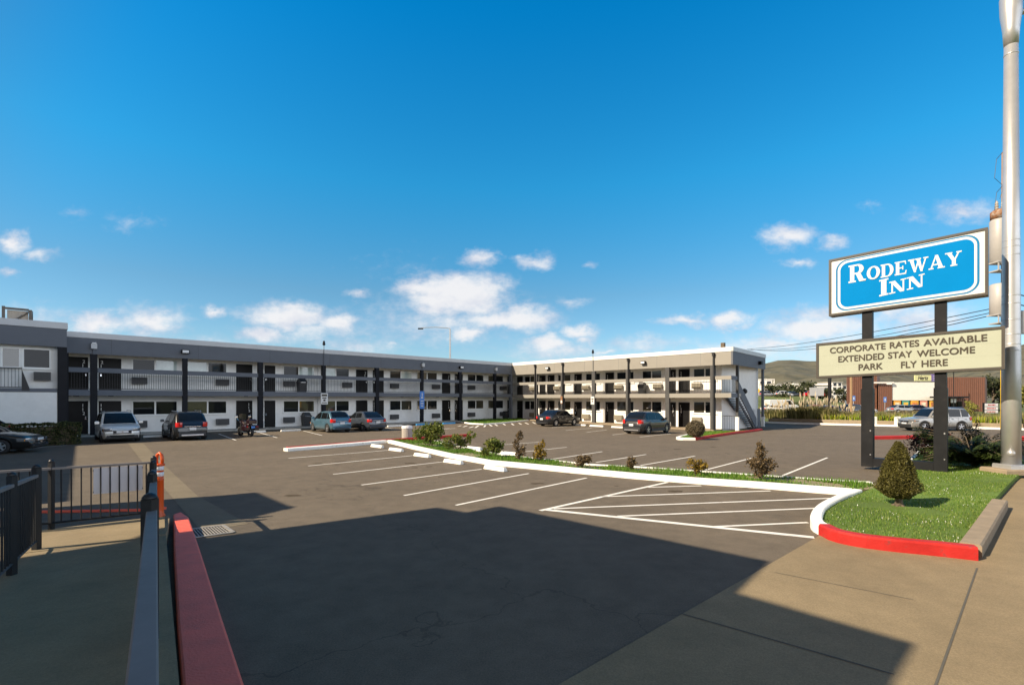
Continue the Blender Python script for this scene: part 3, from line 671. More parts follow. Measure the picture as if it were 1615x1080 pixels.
for x0, x1, mu, g in [(207.7,280.2,244.7,('aa','ac')),(293,358,327.3,('ba','ca')),(446,496,471,('ab','ac')),(508,550.8,529.3,('ba','ca')),(613.9,649.4,632,('ab','ac')),(656.7,689.4,673.3,('ba','ba')),(736.7,762.6,750,('ab','aa')),(769,793.6,781,('ba','ba'))]:
    window(fL, x0, x1, 1.25, 2.28, g[0][0], g[0][1], mu); window(fL, x0, x1, 4.08, 5.2, g[1][0], g[1][1], mu)
for x0, x1 in [(207.7,231.3),(340.3,359.9),(446.7,463),(539.7,553.2),(615,626.7),(681,691.7),(737.3,746.8),(788,796.4)]:
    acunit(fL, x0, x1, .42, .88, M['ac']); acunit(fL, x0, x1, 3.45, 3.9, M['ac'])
dz = -.1
for x0, x1, n_, sd_ in [(816.4,824.2,'','l'),(851.5,860,'23','l'),(865,874,'24','l'),(906.8,917.2,'25','l'),(956,968,'26','l'),(1053,1065.2,'27','r'),(1071.4,1087,'28','l')]:
    door(fR, x0, x1, -.12 if x0 > 880 else -.02, '1'+n_ if n_ else '', sd_); door(fR, x0, x1, 2.87, '2'+n_ if n_ else '', sd_)
for x0, x1, mu, g in [(827.6,846,836.5,('aa','ab')),(880,900.8,890,('bb','ab')),(923.9,947.5,936,('ba','aa')),(972.8,1000.5,988,('ba','aa')),(1013,1044.4,1028,('ba','ab')),(1093.6,1131,1112,('ba','aa'))]:
    window(fR, x0, x1, 1.13, 2.2, g[0][0], g[0][1], mu); window(fR, x0, x1, 3.98, 5.1, g[1][0], g[1][1], mu)
for x0, x1 in [(837.6,846),(875.5,884.6),(920,930.8),(971,982.8),(1031.9,1045.2),(1093.3,1107.4)]:
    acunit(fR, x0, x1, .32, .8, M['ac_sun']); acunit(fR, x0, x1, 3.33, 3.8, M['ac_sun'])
# drain pipes and small wall lamps
for f, xs_ in ((fL, (501.5, 506.7)), (fR, (952,))):
    b = MB(f)
    for x in xs_: s = s_of(f, x, WL); b.tube([(s, WL-.05, 0), (s, WL-.05, 5.6)], .04, 6)
    P(b, 'drain_pipe', M['frame'])
for f, xs_, zc in ((fL, (120, 175, 388, 600, 634, 718, 690), 2.58), (fR, (870, 912, 962, 1062, 1025), 2.48)):
    for x in xs_:
        s = s_of(f, x, .8); b = MB(f); b.lathe((s, .8, zc), [(.14, .0), (.16, .05), (.12, .1)], 10); P(b, 'ceiling_lamp', M['steel_dk'])
# -- forward block on the left
wN = -FW
b = MB(fL); b.box(sNear+.4, 60, wN+.0, wN+.2, -.1, 2.76); P(b, 'wall', M['white_wall'])
b = MB(fL); b.box(sNear+.02, sNear+.2, wN+.26, .0, -.1, 5.26); P(b, 'wall', M['white_wall'])
b = MB(fL); b.box(sNear+.4, 60, wN+.02, wN+1.8, 2.78, 2.97); P(b, 'balcony_floor', M['fascia'])
b = MB(fL); wB = wN+.45; b.box(sNear+.22, 60, wB, wB+.2, 2.98, 5.4); P(b, 'wall', M['white_wall'])
window(fL, 35, 80.5, 4.05, 5.15, 'a', 'a', 35.5, wB); window(fL, -30, 33, 4.05, 5.15, 'a', 'b', None, wB)
acunit(fL, 53, 80, 3.42, 3.87, M['ac'], wB)
sE = s_of(fL, 35, wN)
b = MB(fL); bars(b, sE, sE+8, 3.02, 4.02, wN+.02); b.box(sE, sE+8, wN, wN+.04, 4.0, 4.06); P(b, 'balcony_railing', M['black'])
b = MB(fL); b.prism([(sE-.28, wN+.01), (sE+.02, wN+.01), (sE+.02, wN+.05), (sE-.28, wN+.05)], [2.85]*4, [2.97, 4.0, 4.0, 2.97]); P(b, 'railing_bracket', M['black'])
# -- stairs outside the end wall
st_ = thing  # noqa
def fE(w, t, z): p = Vector(fR(end_s(w)+t, w, z)); return (p.x, p.y, z)
w0, w1, z0, z1, NS = 2.0, 7.0, -.38, 2.82, 16
b = MB(fE)
for k in range(NS-1):
    w = w1-(w1-w0)*(k+.5)/NS; z = z0+(z1-z0)*(k+1)/NS; b.box(w-.15, w+.15, -1.25, -.1, z-.06, z)
stair = P(b, 'staircase', M['conc_lt'])
for t in (-1.12, -.3):
    b = MB(fE); b.add([(w1+.1, t, z0-.1), (w1+.1, t+.09, z0-.1), (w0, t+.09, z1-.35), (w0, t, z1-.35), (w1+.1, t, z0+.12), (w1+.1, t+.09, z0+.12), (w0, t+.09, z1-.08), (w0, t, z1-.08)], [(0,3,2,1),(4,5,6,7),(0,1,5,4),(1,2,6,5),(2,3,7,6),(3,0,4,7)]); P(b, 'stringer', M['fascia'], stair)
b = MB(fE); b.add([(w1, -.07, z0+.0), (w1, .0, z0+.0), (w0, .0, z1+.0), (w0, -.07, z1+.0), (w1, -.07, z0+1.0), (w1, .0, z0+1.0), (w0, .0, z1+1.0), (w0, -.07, z1+1.0)], [(0,3,2,1),(4,5,6,7),(0,1,5,4),(1,2,6,5),(2,3,7,6),(3,0,4,7)])
P(b, 'stair_guard', M['fascia'], stair)
b = MB(fE); b.box(1.55, 1.8, -.14, .06, .9, 5.19); o = P(b, 'column', M['dkgrey'])
b = MB(fE); b.box(1.52, 1.83, -.17, .09, -.6, .9); P(b, 'column_foot', M['frame'], o)
b = MB(fE); b.box(8.95, 9.2, -.14, .06, .7, 5.19); o = P(b, 'column', M['fascia'])
b = MB(fE); b.box(8.92, 9.23, -.17, .09, -.9, .7); P(b, 'column_foot', M['frame'], o)
b = MB(fE); b.box(0, 1.75, -.08, .02, 3.99, 4.29); P(b, 'guard_beam', M['fascia'])
b = MB(fE); b.box(0.0, 1.9, -.1, .02, 2.51, 2.88); P(b, 'balcony_edge', M['fascia'])
b = MB(fE); bars(b, .1, 1.6, 2.95, 3.99, 0); 
b.v = [b.v[i] for i in range(len(b.v))]; P(b, 'balcony_railing', M['black'])
b = MB(fR); bars(b, 23.95, 25.1, -.15, .95, WL+.1); b.box(23.95, 25.1, WL+.08, WL+.12, .95, 1.0); P(b, 'stair_gate', M['dkgrey'])
b = MB(fE); b.box(7.5, 8.3, -.08, -.04, -.35, 1.5); P(b, 'utility_cabinet', M['fascia'])
b = MB(fR)
for (dw, zz, r_) in ((0, 2.9, .2), (.35, 3.1, .26), (.2, 2.72, .12)):
    q = 5.6+dw; sw = 23.9+.3*(q-1.5)/7.7+.06; b.cur = True; b.lathe((sw, q, zz-r_), [(r_*.3, 0), (r_, r_*.6), (r_, r_*1.4), (r_*.3, r_*2)], 10); b.cur = False
P(b, 'wall_bell', M['black'])

# rooftop screen on the forward block
p = A(30, 29.5, 6.5); rs = thing('rooftop_screen', (p.x, p.y, 6.5), 'dark metal framed equipment screen standing on the left roof', 'roof screen')
def fS(a, b_, z): q = p+UL*a+Vector((-.7024, .7118, 0))*b_; return (q.x, q.y, z)
b = MB(fS); b.box(-.72, -.58, 0, .14, 6.5, 7.85); b.box(.42, .56, 0, .14, 6.5, 7.75); b.box(-.58, .42, .0, .12, 7.68, 7.8); b.tube([(-.58, .06, 6.7), (.45, .06, 7.65)], .045, 6); b.box(.42, .56, 1.2, 1.32, 6.5, 7.5); b.tube([(.49, .1, 7.7), (.49, 1.25, 7.4)], .05, 6); P(b, 'frame', M['sign_side'], rs)
b = MB(fS); b.box(-.5, .4, .16, .2, 6.5, 7.66); P(b, 'panel', M['can'], rs)
b = MB(fS); b.prism([(.57, .05), (.60, .05), (.60, 1.25), (.57, 1.25)], 6.5, [7.7, 7.7, 7.42, 7.42]); P(b, 'panel', M['steel_dk'], rs)

# ------------------------------------------------------------ office wing to the left of the camera: throws the big shadow
HO = 7.2; SV = Vector((-SX/n, -SY/n, 0))*(HO/math.tan(SUN_EL))
def sh(px, py, z=0): q = G(px, py, z)-SV*(1-z/HO); return (q.x, q.y)
office = thing('office_building', (-16, 2, 0), 'flat roofed two storey white office wing standing just left of the ramp', 'building')
base = [sh(-30, 886, .33), sh(43.7, 877, .31), sh(222, 855, .26), sh(300, 852), sh(690, 800), sh(738, 808), sh(790, 798), sh(1215, 885), sh(1165, 935), sh(1445, 1015), sh(1410, 1080)]
base += [(-6.0, -3.5), (-20, -5), (-24, -1)]
body_ = [(-6.1, 3.3), (-7.2, 2.3), (-6.1, 1.2), (-6.9, .2), (-6.4, -3.3), (-20, -4.8), (-23.5, -1), (-16, 1.3), (-9.3, 4.2)]
b = MB(); b.prism(body_, -.1, HO-.3); P(b, 'wall', M['white_wall'], office)
b = MB(); b.prism(base, HO-.08, HO); P(b, 'roof', M['fascia'], office)
bar_ = [sh(463, 800), sh(405, 776), sh(259, 790), sh(60, 805), sh(0, 809), sh(0, 848, .18), sh(60, 839, .18), sh(222, 813, .18), sh(310, 829), sh(398, 816)]
b = MB(); b.prism([tuple(q) for q in bar_], HO-.08, HO-.002); P(b, 'canopy', M['fascia'], office)
for q in ((-13.9, 6.9), (-15.4, 8.4)):
    b = MB(); b.box(q[0]-.15, q[0]+.15, q[1]-.15, q[1]+.15, 0, HO-.081); P(b, 'canopy_post', M['black_col'], office)
e0, e1 = sh(121, 699), sh(111, 790)
b = MB(); b.prism([e0, e1, (e1[0]-9, e1[1]-8), (e0[0]-9, e0[1]-8)], -.1, HO-.004); P(b, 'wall', M['white_wall'], office)

# ------------------------------------------------------------ ramp, railings, red kerb in the left foreground
DW = Vector((-.583, .813, 0)); NW = Vector((.813, .583, 0))      # along the ramp, to its right
def fW(t, o, z): p = DW*t+NW*o; return (p.x, p.y, z)
def zr(t): return .74-.048*max(0, t)
tE = 10.2
b = MB(); far_l = A(-60, 7.0, 0); 
nT = 24; vs = []
for i in range(nT+1):
    t = -2+(tE+2)*i/nT
    for o in (-1.75, .12): q = fW(t, o, 0); vs.append((q[0], q[1], zr(t)))
    q = fW(t, .12, 0); vs.append((q[0], q[1], -.1))
    q = fW(t, -1.75, 0); vs.append((q[0], q[1], -.1))
fs = []
for i in range(nT):
    a = i*4; c = a+4; fs += [(a, c, c+1, a+1), (a+1, c+1, c+2, a+2), (a+3, c+3, c, a)]
fs.append((nT*4, nT*4+1, nT*4+2, nT*4+3)); b.add(vs, fs)
tag(b.build('walkway', M['walk']), kind='structure')
# landing that carries the cross railing, and widens to the marker post
c0, c1, cm = G(-90, 856, .17), G(237.5, 818.5, .17), G(81, 836, .17)
dC = (c1-c0).normalized(); nC = Vector((-dC.y, dC.x, 0))
lp_ = [Vector(fW(tE-.8, -1.752, 0)), Vector(fW(tE-.8, .118, 0)), Vector(fW(tE, .16, 0)), c1+dC*.3+nC*.1-UR*0, c0+nC*.1, c0-nC*3, Vector(fW(tE-2.6, -2.4, 0))]
b = MB(); b.prism([(q.x, q.y) for q in lp_], -.1, [.295, .295, .252, .185, .185, .27, .33])
tag(b.build('landing', M['walk']), kind='structure')
# red kerb
k0 = [fW(t, o, 0) for t, o in ((-1.2, .16), (3, .16), (6, .17), (9, .21), (11.75, .27))]
k1 = [fW(t, o, 0) for t, o in ((11.9, .40), (11.3, .50), (9, .53), (6, .55), (3, .58), (-1.2, .62))]
poly = [(q[0], q[1]) for q in k0+k1]
b = MB(); b.prism(poly, -.05, .15)
b2 = tag(b.build('kerb', M['kerb_rf']), kind='structure'); bv = b2.modifiers.new('bevel', 'BEVEL'); bv.width = .025; bv.segments = 2; bv.limit_method = 'ANGLE'
# red line painted on the far kerb of the landing
kerb('kerb', [G(62, 809), G(228, 806), G(262, 803)], .07, .05, M['kerb_rf'], 1)

def railing(nm, pts, posts, hgt, lab, grp='black metal railings of the ramp', wide=.05, gap=.125, topz=None, bal=True):
    root = thing(nm, pts[0], lab, 'railing', grp)
    b = MB()
    tz = [p.z+hgt for p in pts]
    b.add([(p.x+o*nn_.x, p.y+o*nn_.y, z) for p, t in zip(pts, tz) for nn_ in [Vector((-(pts[-1]-pts[0]).y, (pts[-1]-pts[0]).x, 0)).normalized()] for o, z in ((-wide/2, t-.04), (wide/2, t-.04), (wide/2, t-.005), (wide/2-.006, t), (-wide/2+.006, t), (-wide/2, t-.005))],
          [(i*6+j, i*6+(j+1) % 6, i*6+6+(j+1) % 6, i*6+6+j) for i in range(len(pts)-1) for j in range(6)]+[tuple(range(6)), tuple(range((len(pts)-1)*6, len(pts)*6))])
    b.build('top_rail', M['rail'], root, world=True)
    b = MB(); b.tube([p+Vector((0, 0, .13)) for p in pts], .018, 4); b.build('bottom_rail', M['black'], root, world=True)
    if bal:
        b = MB()
        for a, c in zip(pts[:-1], pts[1:]):
            k = max(1, int((c-a).length/gap))
            for i in range(k):
                q = a.lerp(c, (i+.5)/k); b.box(q.x-.0075, q.x+.0075, q.y-.0075, q.y+.0075, q.z+.13, q.z+hgt-.03)
        b.build('balusters', M['black'], root, world=True)
    for q, r_ in posts:
        b = MB(); b.box(q.x-r_, q.x+r_, q.y-r_, q.y+r_, q.z-.05, q.z+hgt+.09)
        o = b.build('post', M['black'], root, world=True)
        b = MB(); b.cur = True; b.lathe((q.x, q.y, q.z+hgt+.09), [(r_*1.3, 0), (r_*1.25, .015), (r_*.9, .035), (r_*.3, .048)], 12); b.build('post_cap', M['black'], o, world=True)
    return root
def onW(t, o): q = fW(t, o, 0); return Vector((q[0], q[1], zr(t)))
railing('metal_railing', [onW(t, -.03) for t in (-1.0, .6, 1.5, 4, 6, 8, 11.25)], [(onW(t, -.042), r_) for t, r_ in ((4.8, .042), (7.3, .036), (9.6, .034), (11.25, .034))], 1.02, 'black railing with flat grey topped handrail running beside the red kerb', wide=.07)
railing('metal_railing', [onW(t, -1.37) for t in (2.0, 4, 6, 8.1, 9.56)], [(onW(8.1, -1.37), .034), (onW(9.56, -1.37), .038)], 1.06, 'short black railing at the left edge of the picture with close balusters')
cross = railing('metal_railing', [c0, c1], [(cm, .032)], 1.07, 'black railing across the end of the ramp with pale board behind it', wide=.035)
# pale board wired to the far side of the cross railing
pa = A(146, 7.9, 0); 
def onC(px):
    k = (px-CX)/F; t = (k*c0.y-c0.x)/(dC.x-k*dC.y); return c0+dC*t
qa, qb = onC(147)+nC*.03, onC(225)+nC*.03
bd = thing('notice_board', (qa.x, qa.y, .4), 'pale grey plastic board fixed behind the black railing bars', 'board')
b = MB(); b.prism([(qa.x, qa.y), (qb.x, qb.y), (qb.x+nC.x*.01, qb.y+nC.y*.01), (qa.x+nC.x*.01, qa.y+nC.y*.01)], [.72]*4, [1.18]*4); b.build('sheet', M['panel'], bd, world=True)
b = MB()
for q in (qa, qb):
    for z in (.76, 1.14): b.tube([q+Vector((0, 0, z))-Vector((0, 0, q.z)), q-nC*.06+Vector((0, 0, z))-Vector((0, 0, q.z))], .008, 5)
b.build('tie_wires', M['wire'], bd, world=True)

# orange marker post
q = G(251.5, 815, .17); dl = thing('marker_post', q, 'orange plastic marker post with two silver bands and loop top', 'marker post'); dl.scale = (1.12, 1.12, 1.12)
b = MB(); b.cur = True; b.lathe((0, 0, 0), [(.085, 0), (.085, .03), (.068, .06), (.062, .12), (.062, .62), (.066, .625), (.066, .64), (.060, .645), (.058, .86), (.075, .865), (.08, .885), (.075, .90), (.06, .905)], 20); b.build('tube', M['orange'], dl)
for z in (.69, .79):
    b = MB(); b.cur = True; b.lathe((0, 0, z), [(.0605, 0), (.063, .002), (.063, .068), (.0605, .07)], 20); b.build('reflective_band', M['reflect'], dl)
b = MB(); b.cur = True; b.tube([(-.045, 0, .9), (-.05, 0, .98), (-.035, 0, 1.05), (0, 0, 1.08), (.035, 0, 1.05), (.05, 0, .98), (.045, 0, .9)], .024, 8); b.build('loop_handle', M['orange'], dl)
# drain grate
ga, gb, gc, gd = G(293, 836), G(352, 829), G(368, 840), G(303, 849)
dg = thing('drain_grate', G(330, 839), 'slotted iron drain grate in the asphalt beside the red kerb', 'drain grate')
b = MB(); b.prism([(p.x, p.y) for p in (ga, gb, gc, gd)], -.02, .008); b.build('pit', M['dark'], dg, world=True)
b = MB()
for i in range(13):
    f0, f1 = i/13+.012, i/13+.044; pts = [ga.lerp(gb, f0), ga.lerp(gb, f1), gd.lerp(gc, f1), gd.lerp(gc, f0)]; b.prism([(p.x, p.y) for p in pts], .009, .018)
for e0_, e1_ in ((ga, gb), (gd, gc)): b.obox(e0_, e1_, .06, .0085, .022)
for e0_, e1_ in ((ga, gd), (gb, gc)): b.obox(e0_, e1_, .06, .0086, .0222)
b.build('bars', M['grate'], dg, world=True)

# ------------------------------------------------------------ pole sign
p0 = Vector((12.2, 17.0, 0)); AX = Vector((.7028, -.7115, 0)); NB = Vector((.7115, .7028, 0))   # along the face, away from viewer
sg_ = thing('motel_sign', (12.85, 16.35, .1), 'tall motel sign with blue name board above a cream letter board on two dark posts', 'sign')
def fG(a, d, z): q = p0+AX*a+NB*d; return (q.x, q.y, z)
def a_of(px, d=-.22):
    k = (px-CX)/F; o = p0+NB*d; return (k*o.y-o.x)/(AX.x-k*AX.y)
def z_of(px, py, d=-.22): q = fG(a_of(px, d), d, 0); return ZP(py, q[1])
def SB(mb, name, m, par=sg_): return mb.build(name, m, par, world=True)
for a in (0, 1.9):
    b = MB(fG); b.bev(a-.165, a+.165, -.165, .165, .1, 2.75, .01); o = SB(b, 'post', M['steel_dk'])
    b = MB(fG); b.box(a-.145, a+.145, -.13, .13, 2.751, 6.0); SB(b, 'upper_post', M['steel_dk'], o)
    b = MB(fG)
    for zz in (.5, 1.3, 1.32): b.lathe((a+.1, -.17, zz), [(.02, 0), (.02, .03)], 6)
    SB(b, 'bolts', M['galv'], o)
b = MB(fG); b.box(.17, 1.73, -.16, .16, .13, .40); SB(b, 'base_beam', M['steel_dk'])
def cabinet(nm, aL, aR, zTL, zBL, zTR, zBR, dep, side_m, fr=.07):
    def zz(a, top): t = (a-aL)/(aR-aL); return (zTL+(zTR-zTL)*t) if top else (zBL+(zBR-zBL)*t)
    b = MB(fG)
    def slab(a0, a1, f0, f1, d0, d1):
        def z(a, f): return zz(a, 0)+(zz(a, 1)-zz(a, 0))*f
        b.add([(a0, d0, z(a0, f0)), (a1, d0, z(a1, f0)), (a1, d1, z(a1, f0)), (a0, d1, z(a0, f0)), (a0, d0, z(a0, f1)), (a1, d0, z(a1, f1)), (a1, d1, z(a1, f1)), (a0, d1, z(a0, f1))], [(0,3,2,1),(4,5,6,7),(0,1,5,4),(1,2,6,5),(2,3,7,6),(3,0,4,7)])
    hh = fr/(zTL-zBL)
    slab(aL, aR, 0, hh, -.22, dep); slab(aL, aR, 1-hh, 1, -.22, dep); slab(aL, aL+fr, hh, 1-hh, -.22, dep); slab(aR-fr, aR, hh, 1-hh, -.22, dep)
    slab(aL+fr, aR-fr, hh, 1-hh, dep-.03, dep-.002)
    return SB(b, nm, side_m), zz
def facepoly(poly, zz, aL, aR, d):
    """poly in (fraction along, fraction up) -> mesh points on the sheared face"""
    return [(aL+(aR-aL)*x, d, zz(aL+(aR-aL)*x, 0)+(zz(aL+(aR-aL)*x, 1)-zz(aL+(aR-aL)*x, 0))*y) for x, y in poly]
# upper board
aL, aR = a_of(1307), a_of(1558.5)
cab, zu = cabinet('name_board', aL, aR, z_of(1307, 410), z_of(1307, 498.6), z_of(1558.5, 358), z_of(1558.5, 464.5), .3, M['sign_side'])
WU, HU = aR-aL, zu(aL, 1)-zu(aL, 0)
def rrect(x0, x1, y0, y1, r_):
    pts = []
    for cx, cy, t0 in ((x1-r_, y1-r_, 0), (x0+r_, y1-r_, 90), (x0+r_, y0+r_, 180), (x1-r_, y0+r_, 270)):
        for k in range(9): t = R(t0+90*k/8); pts.append(((cx+r_*math.cos(t))/WU, (cy+r_*math.sin(t))/HU))
    return pts
b = MB(fG); b.poly(facepoly([(.01, .02), (.99, .02), (.99, .98), (.01, .98)], zu, aL, aR, -.19)); SB(b, 'sign_face', M['sign_white'], cab)
m1, m2 = a_of(1318)-aL, a_of(1545)-aL; m3, m4 = a_of(1321)-aL, a_of(1541)-aL; m5, m6 = a_of(1325)-aL, a_of(1536.5)-aL
b = MB(fG); b.poly(facepoly(rrect(m1, m2, .115, HU-.105, .34), zu, aL, aR, -.193)); SB(b, 'border', M['sign_edge'], cab)
b = MB(fG); b.poly(facepoly(rrect(m3, m4, .16, HU-.15, .30), zu, aL, aR, -.196)); SB(b, 'border', M['sign_white'], cab)
b = MB(fG); b.poly(facepoly(rrect(m5, m6, .235, HU-.225, .24), zu, aL, aR, -.199)); SB(b, 'blue_panel', M['sign_blue'], cab)
# slab serif capitals drawn as polygons in a unit cap height
def glyph(ch):
    Q = []; q = lambda *p: Q.append(list(p)); rc = lambda x0, x1, y0, y1: Q.append([(x0, y0), (x1, y0), (x1, y1), (x0, y1)])
    T, t, sfx = .24, .085, .09
    def serif(xc0, xc1, y): rc(xc0-sfx, xc1+sfx, y, y+t)
    def stem(x): rc(x, x+T, 0, 1); serif(x, x+T, 0); serif(x, x+T, 1-t)
    def bowl(xc, yc, rx, ry, ix, iy, a0, a1, k=16):
        for i in range(k):
            u0, u1 = R(a0+(a1-a0)*i/k), R(a0+(a1-a0)*(i+1)/k)
            q((xc+ix*math.cos(u0), yc+iy*math.sin(u0)), (xc+rx*math.cos(u0), yc+ry*math.sin(u0)), (xc+rx*math.cos(u1), yc+ry*math.sin(u1)), (xc+ix*math.cos(u1), yc+iy*math.sin(u1)))
    if ch == 'I': stem(.09); return Q, .42
    if ch == 'O': bowl(.5, .5, .5, .52, .25, .42, 0, 360, 32); return Q, 1.0
    if ch == 'D': stem(.09); rc(.3, .5, 0, t); rc(.3, .5, 1-t, 1); bowl(.48, .5, .47, .5, .22, .415, -90, 90); return Q, .98
    if ch == 'R':
        stem(.09); rc(.3, .52, 1-t, 1); rc(.3, .52, .44, .44+t); bowl(.5, .72, .36, .28, .12, .195, -90, 90)
        q((.42, .46), (.68, .46), (.86, .10), (.62, 0)); q((.62, 0), (.86, .10), (1.0, .08), (.96, 0)); return Q, 1.0
    if ch == 'E':
        stem(.09); rc(.3, .82, 0, t); rc(.3, .8, 1-t, 1); rc(.3, .6, .46, .54); q((.74, t), (.82, t), (.86, .28), (.79, .28)); q((.72, 1-t), (.80, 1-t), (.82, .74), (.76, .74)); rc(.55, .62, .36, .64); return Q, .90
    if ch == 'W':
        q((.10, 1), (.36, 1), (.56, 0), (.42, 0)); q((.42, 0), (.52, 0), (.80, .92), (.70, .92)); q((.56, 1), (.82, 1), (1.02, 0), (.88, 0)); q((.88, 0), (.98, 0), (1.28, 1), (1.19, 1))
        rc(.0, .46, 1-t, 1); rc(.5, .9, 1-t, 1); rc(1.06, 1.4, 1-t, 1); return Q, 1.36
    if ch == 'A':
        q((.10, 0), (.2, 0), (.54, .96), (.46, 1)); q((.42, 1), (.62, 1), (.98, 0), (.70, 0)); rc(.26, .72, .27, .35); rc(0, .34, 0, t); rc(.60, 1.08, 0, t); return Q, 1.06
    if ch == 'Y':
        q((.06, 1), (.34, 1), (.66, .42), (.42, .42)); q((.82, 1), (.93, 1), (.64, .40), (.56, .46)); rc(.42, .66, 0, .45); rc(.32, .76, 0, t); rc(-.02, .44, 1-t, 1); rc(.70, 1.04, 1-t, 1); return Q, 1.0
    if ch == 'N':
        rc(.14, .23, 0, 1); rc(.82, .91, 0, 1); q((.06, 1), (.36, 1), (.91, 0), (.68, 0)); rc(0, .38, 0, t); rc(0, .3, 1-t, 1); rc(.70, 1.04, 1-t, 1); return Q, 1.02
    return Q, .5
def word(txt, sizes, a0, a1, zbL, zbR):
    """letters share one baseline from (a0,zbL) to (a1,zbR)"""
    tot = sum(glyph(c)[1]*s for c, s in zip(txt, sizes))+.05*len(txt)*min(sizes); x = 0; k = (a1-a0)/tot
    for c, s in zip(txt, sizes):
        Q, w = glyph(c); b = MB(fG)
        for i, q in enumerate(Q):
            pts = []
            for (gx, gy) in q:
                a = a0+(x+gx*s)*k; zb = zbL+(zbR-zbL)*(a-a0)/(a1-a0); pts.append((a, -.204-.0006*i, zb+gy*s*hscale))
            b.poly(pts)
        SB(b, 'letter', M['sign_white'], cab); x += w*s+.05*min(sizes)
hscale = z_of(1506, 395.5)-z_of(1506, 417.5)
word('RODEWAY', [1.40, 1, 1, 1, 1, 1, 1], a_of(1338), a_of(1517), z_of(1338, 446.5), z_of(1517, 417))
word('INN', [1.27, .93, .93], a_of(1386.5), a_of(1459), z_of(1386.5, 467.6), z_of(1459, 450.6))
# lower letter board
bL, bR = a_of(1287), a_of(1585)
cab2, zl = cabinet('letter_board', bL, bR, z_of(1287, 541.7), z_of(1287, 596.5), z_of(1585, 513.8), z_of(1585, 582), .26, M['sign_side'], .075)
b = MB(fG); b.poly(facepoly([(.012, .05), (.988, .05), (.988, .95), (.012, .95)], zl, bL, bR, -.19)); SB(b, 'letter_face', M['sign_cream'], cab2)
for y in (.34, .63):
    b = MB(fG); pts = facepoly([(.017, y), (.983, y)], zl, bL, bR, -.192); b.add([(p[0], p[1], p[2]+o) for p in pts for o in (0, .008)], [(0, 2, 3, 1)]); SB(b, 'letter_track', M['sign_cream'], cab2)
shd = (zl(bR, 1)-zl(bL, 1))/(bR-bL); UX2 = (AX+Vector((0, 0, shd)))
def row(txt, x0, x1, ybase, hpx):
    a0, a1 = a_of(x0), a_of(x1); o = Vector(fG(a0, -.2, z_of(x0, ybase))); wtext('letters', txt, M['letter'], cab2, o, UX2, Vector((0, 0, 1)), hpx, a1-a0, bold=.016)
for w_ in (('CORPORATE', 1308.9, 1396.2, 557.2), ('RATES', 1403.3, 1449.2, 549.3), ('AVAILABLE', 1456.5, 1556.6, 545.4), ('EXTENDED', 1322, 1394, 570.9), ('STAY', 1400.6, 1438, 565.2), ('WELCOME', 1446, 1537.4, 562.6), ('PARK', 1354, 1391.7, 583.7), ('FLY', 1421, 1445.3, 580.2), ('HERE', 1453.5, 1494.3, 578.4)): row(*w_, .2)

# ------------------------------------------------------------ steel street lamp, utility pole, wires, far lamp
q = Vector((15.45, 15.35, .12)); lp = thing('street_lamp', q, 'tall silver metal street lamp post on a concrete block by the pavement', 'street lamp')
b = MB(); b.bev(-.55, .42, -.42, .45, -.02, .14, .03); b.build('footing', M['kerb_t'], lp)
b = MB(); b.bev(-.3, .3, -.3, .3, .14, .27, .02); b.build('base_plate', M['galv'], lp)
b = MB(); b.cur = True; b.tube([(0, 0, .27), (0, 0, 3.2), (0, 0, 7.2), (0, 0, 13.2)], [.235, .225, .205, .165], 28); b.build('pole', M['galv'], lp)
b = MB(); b.cur = True; b.tube([(-.14, -.14, .62), (-.175, -.175, .62)], .10, 20); b.build('hand_hole', M['galv'], lp)
for z in (3.75, 3.95, 4.25, 4.7, 5.2, 5.45, 6.7, 6.95, 7.15, 12.9):
    b = MB(); b.cur = True; r_ = .232-.0062*z*.85+.0; b.lathe((0, 0, z), [(r_, 0), (r_+.012, .005), (r_+.012, .035), (r_, .04)], 24); b.build('strap', M['galv'], lp)
b = MB(); b.cur = True; b.lathe((0, 0, 13.2), [(.17, 0), (.20, .5), (.26, 1.0), (.27, 1.5), (.2, 1.6)], 24); b.build('pole_top', M['galv'], lp)
b = MB(); b.cur = True; b.tube([(0.1, 0, 14.2), (1.2, .3, 14.6), (3, .8, 14.9)], [.09, .08, .06], 10); b.build('arm', M['galv'], lp)
b = MB(); b.cur = True; b.lathe((3.3, .85, 14.75), [(.05, 0), (.2, .05), (.22, .15), (.05, .25)], 12); b.build('lamp_head', M['galv'], lp)
b = MB(); b.bev(.2, .62, -.12, .12, 4.3, 5.0, .03); b.build('control_box', M['trafo'], lp)

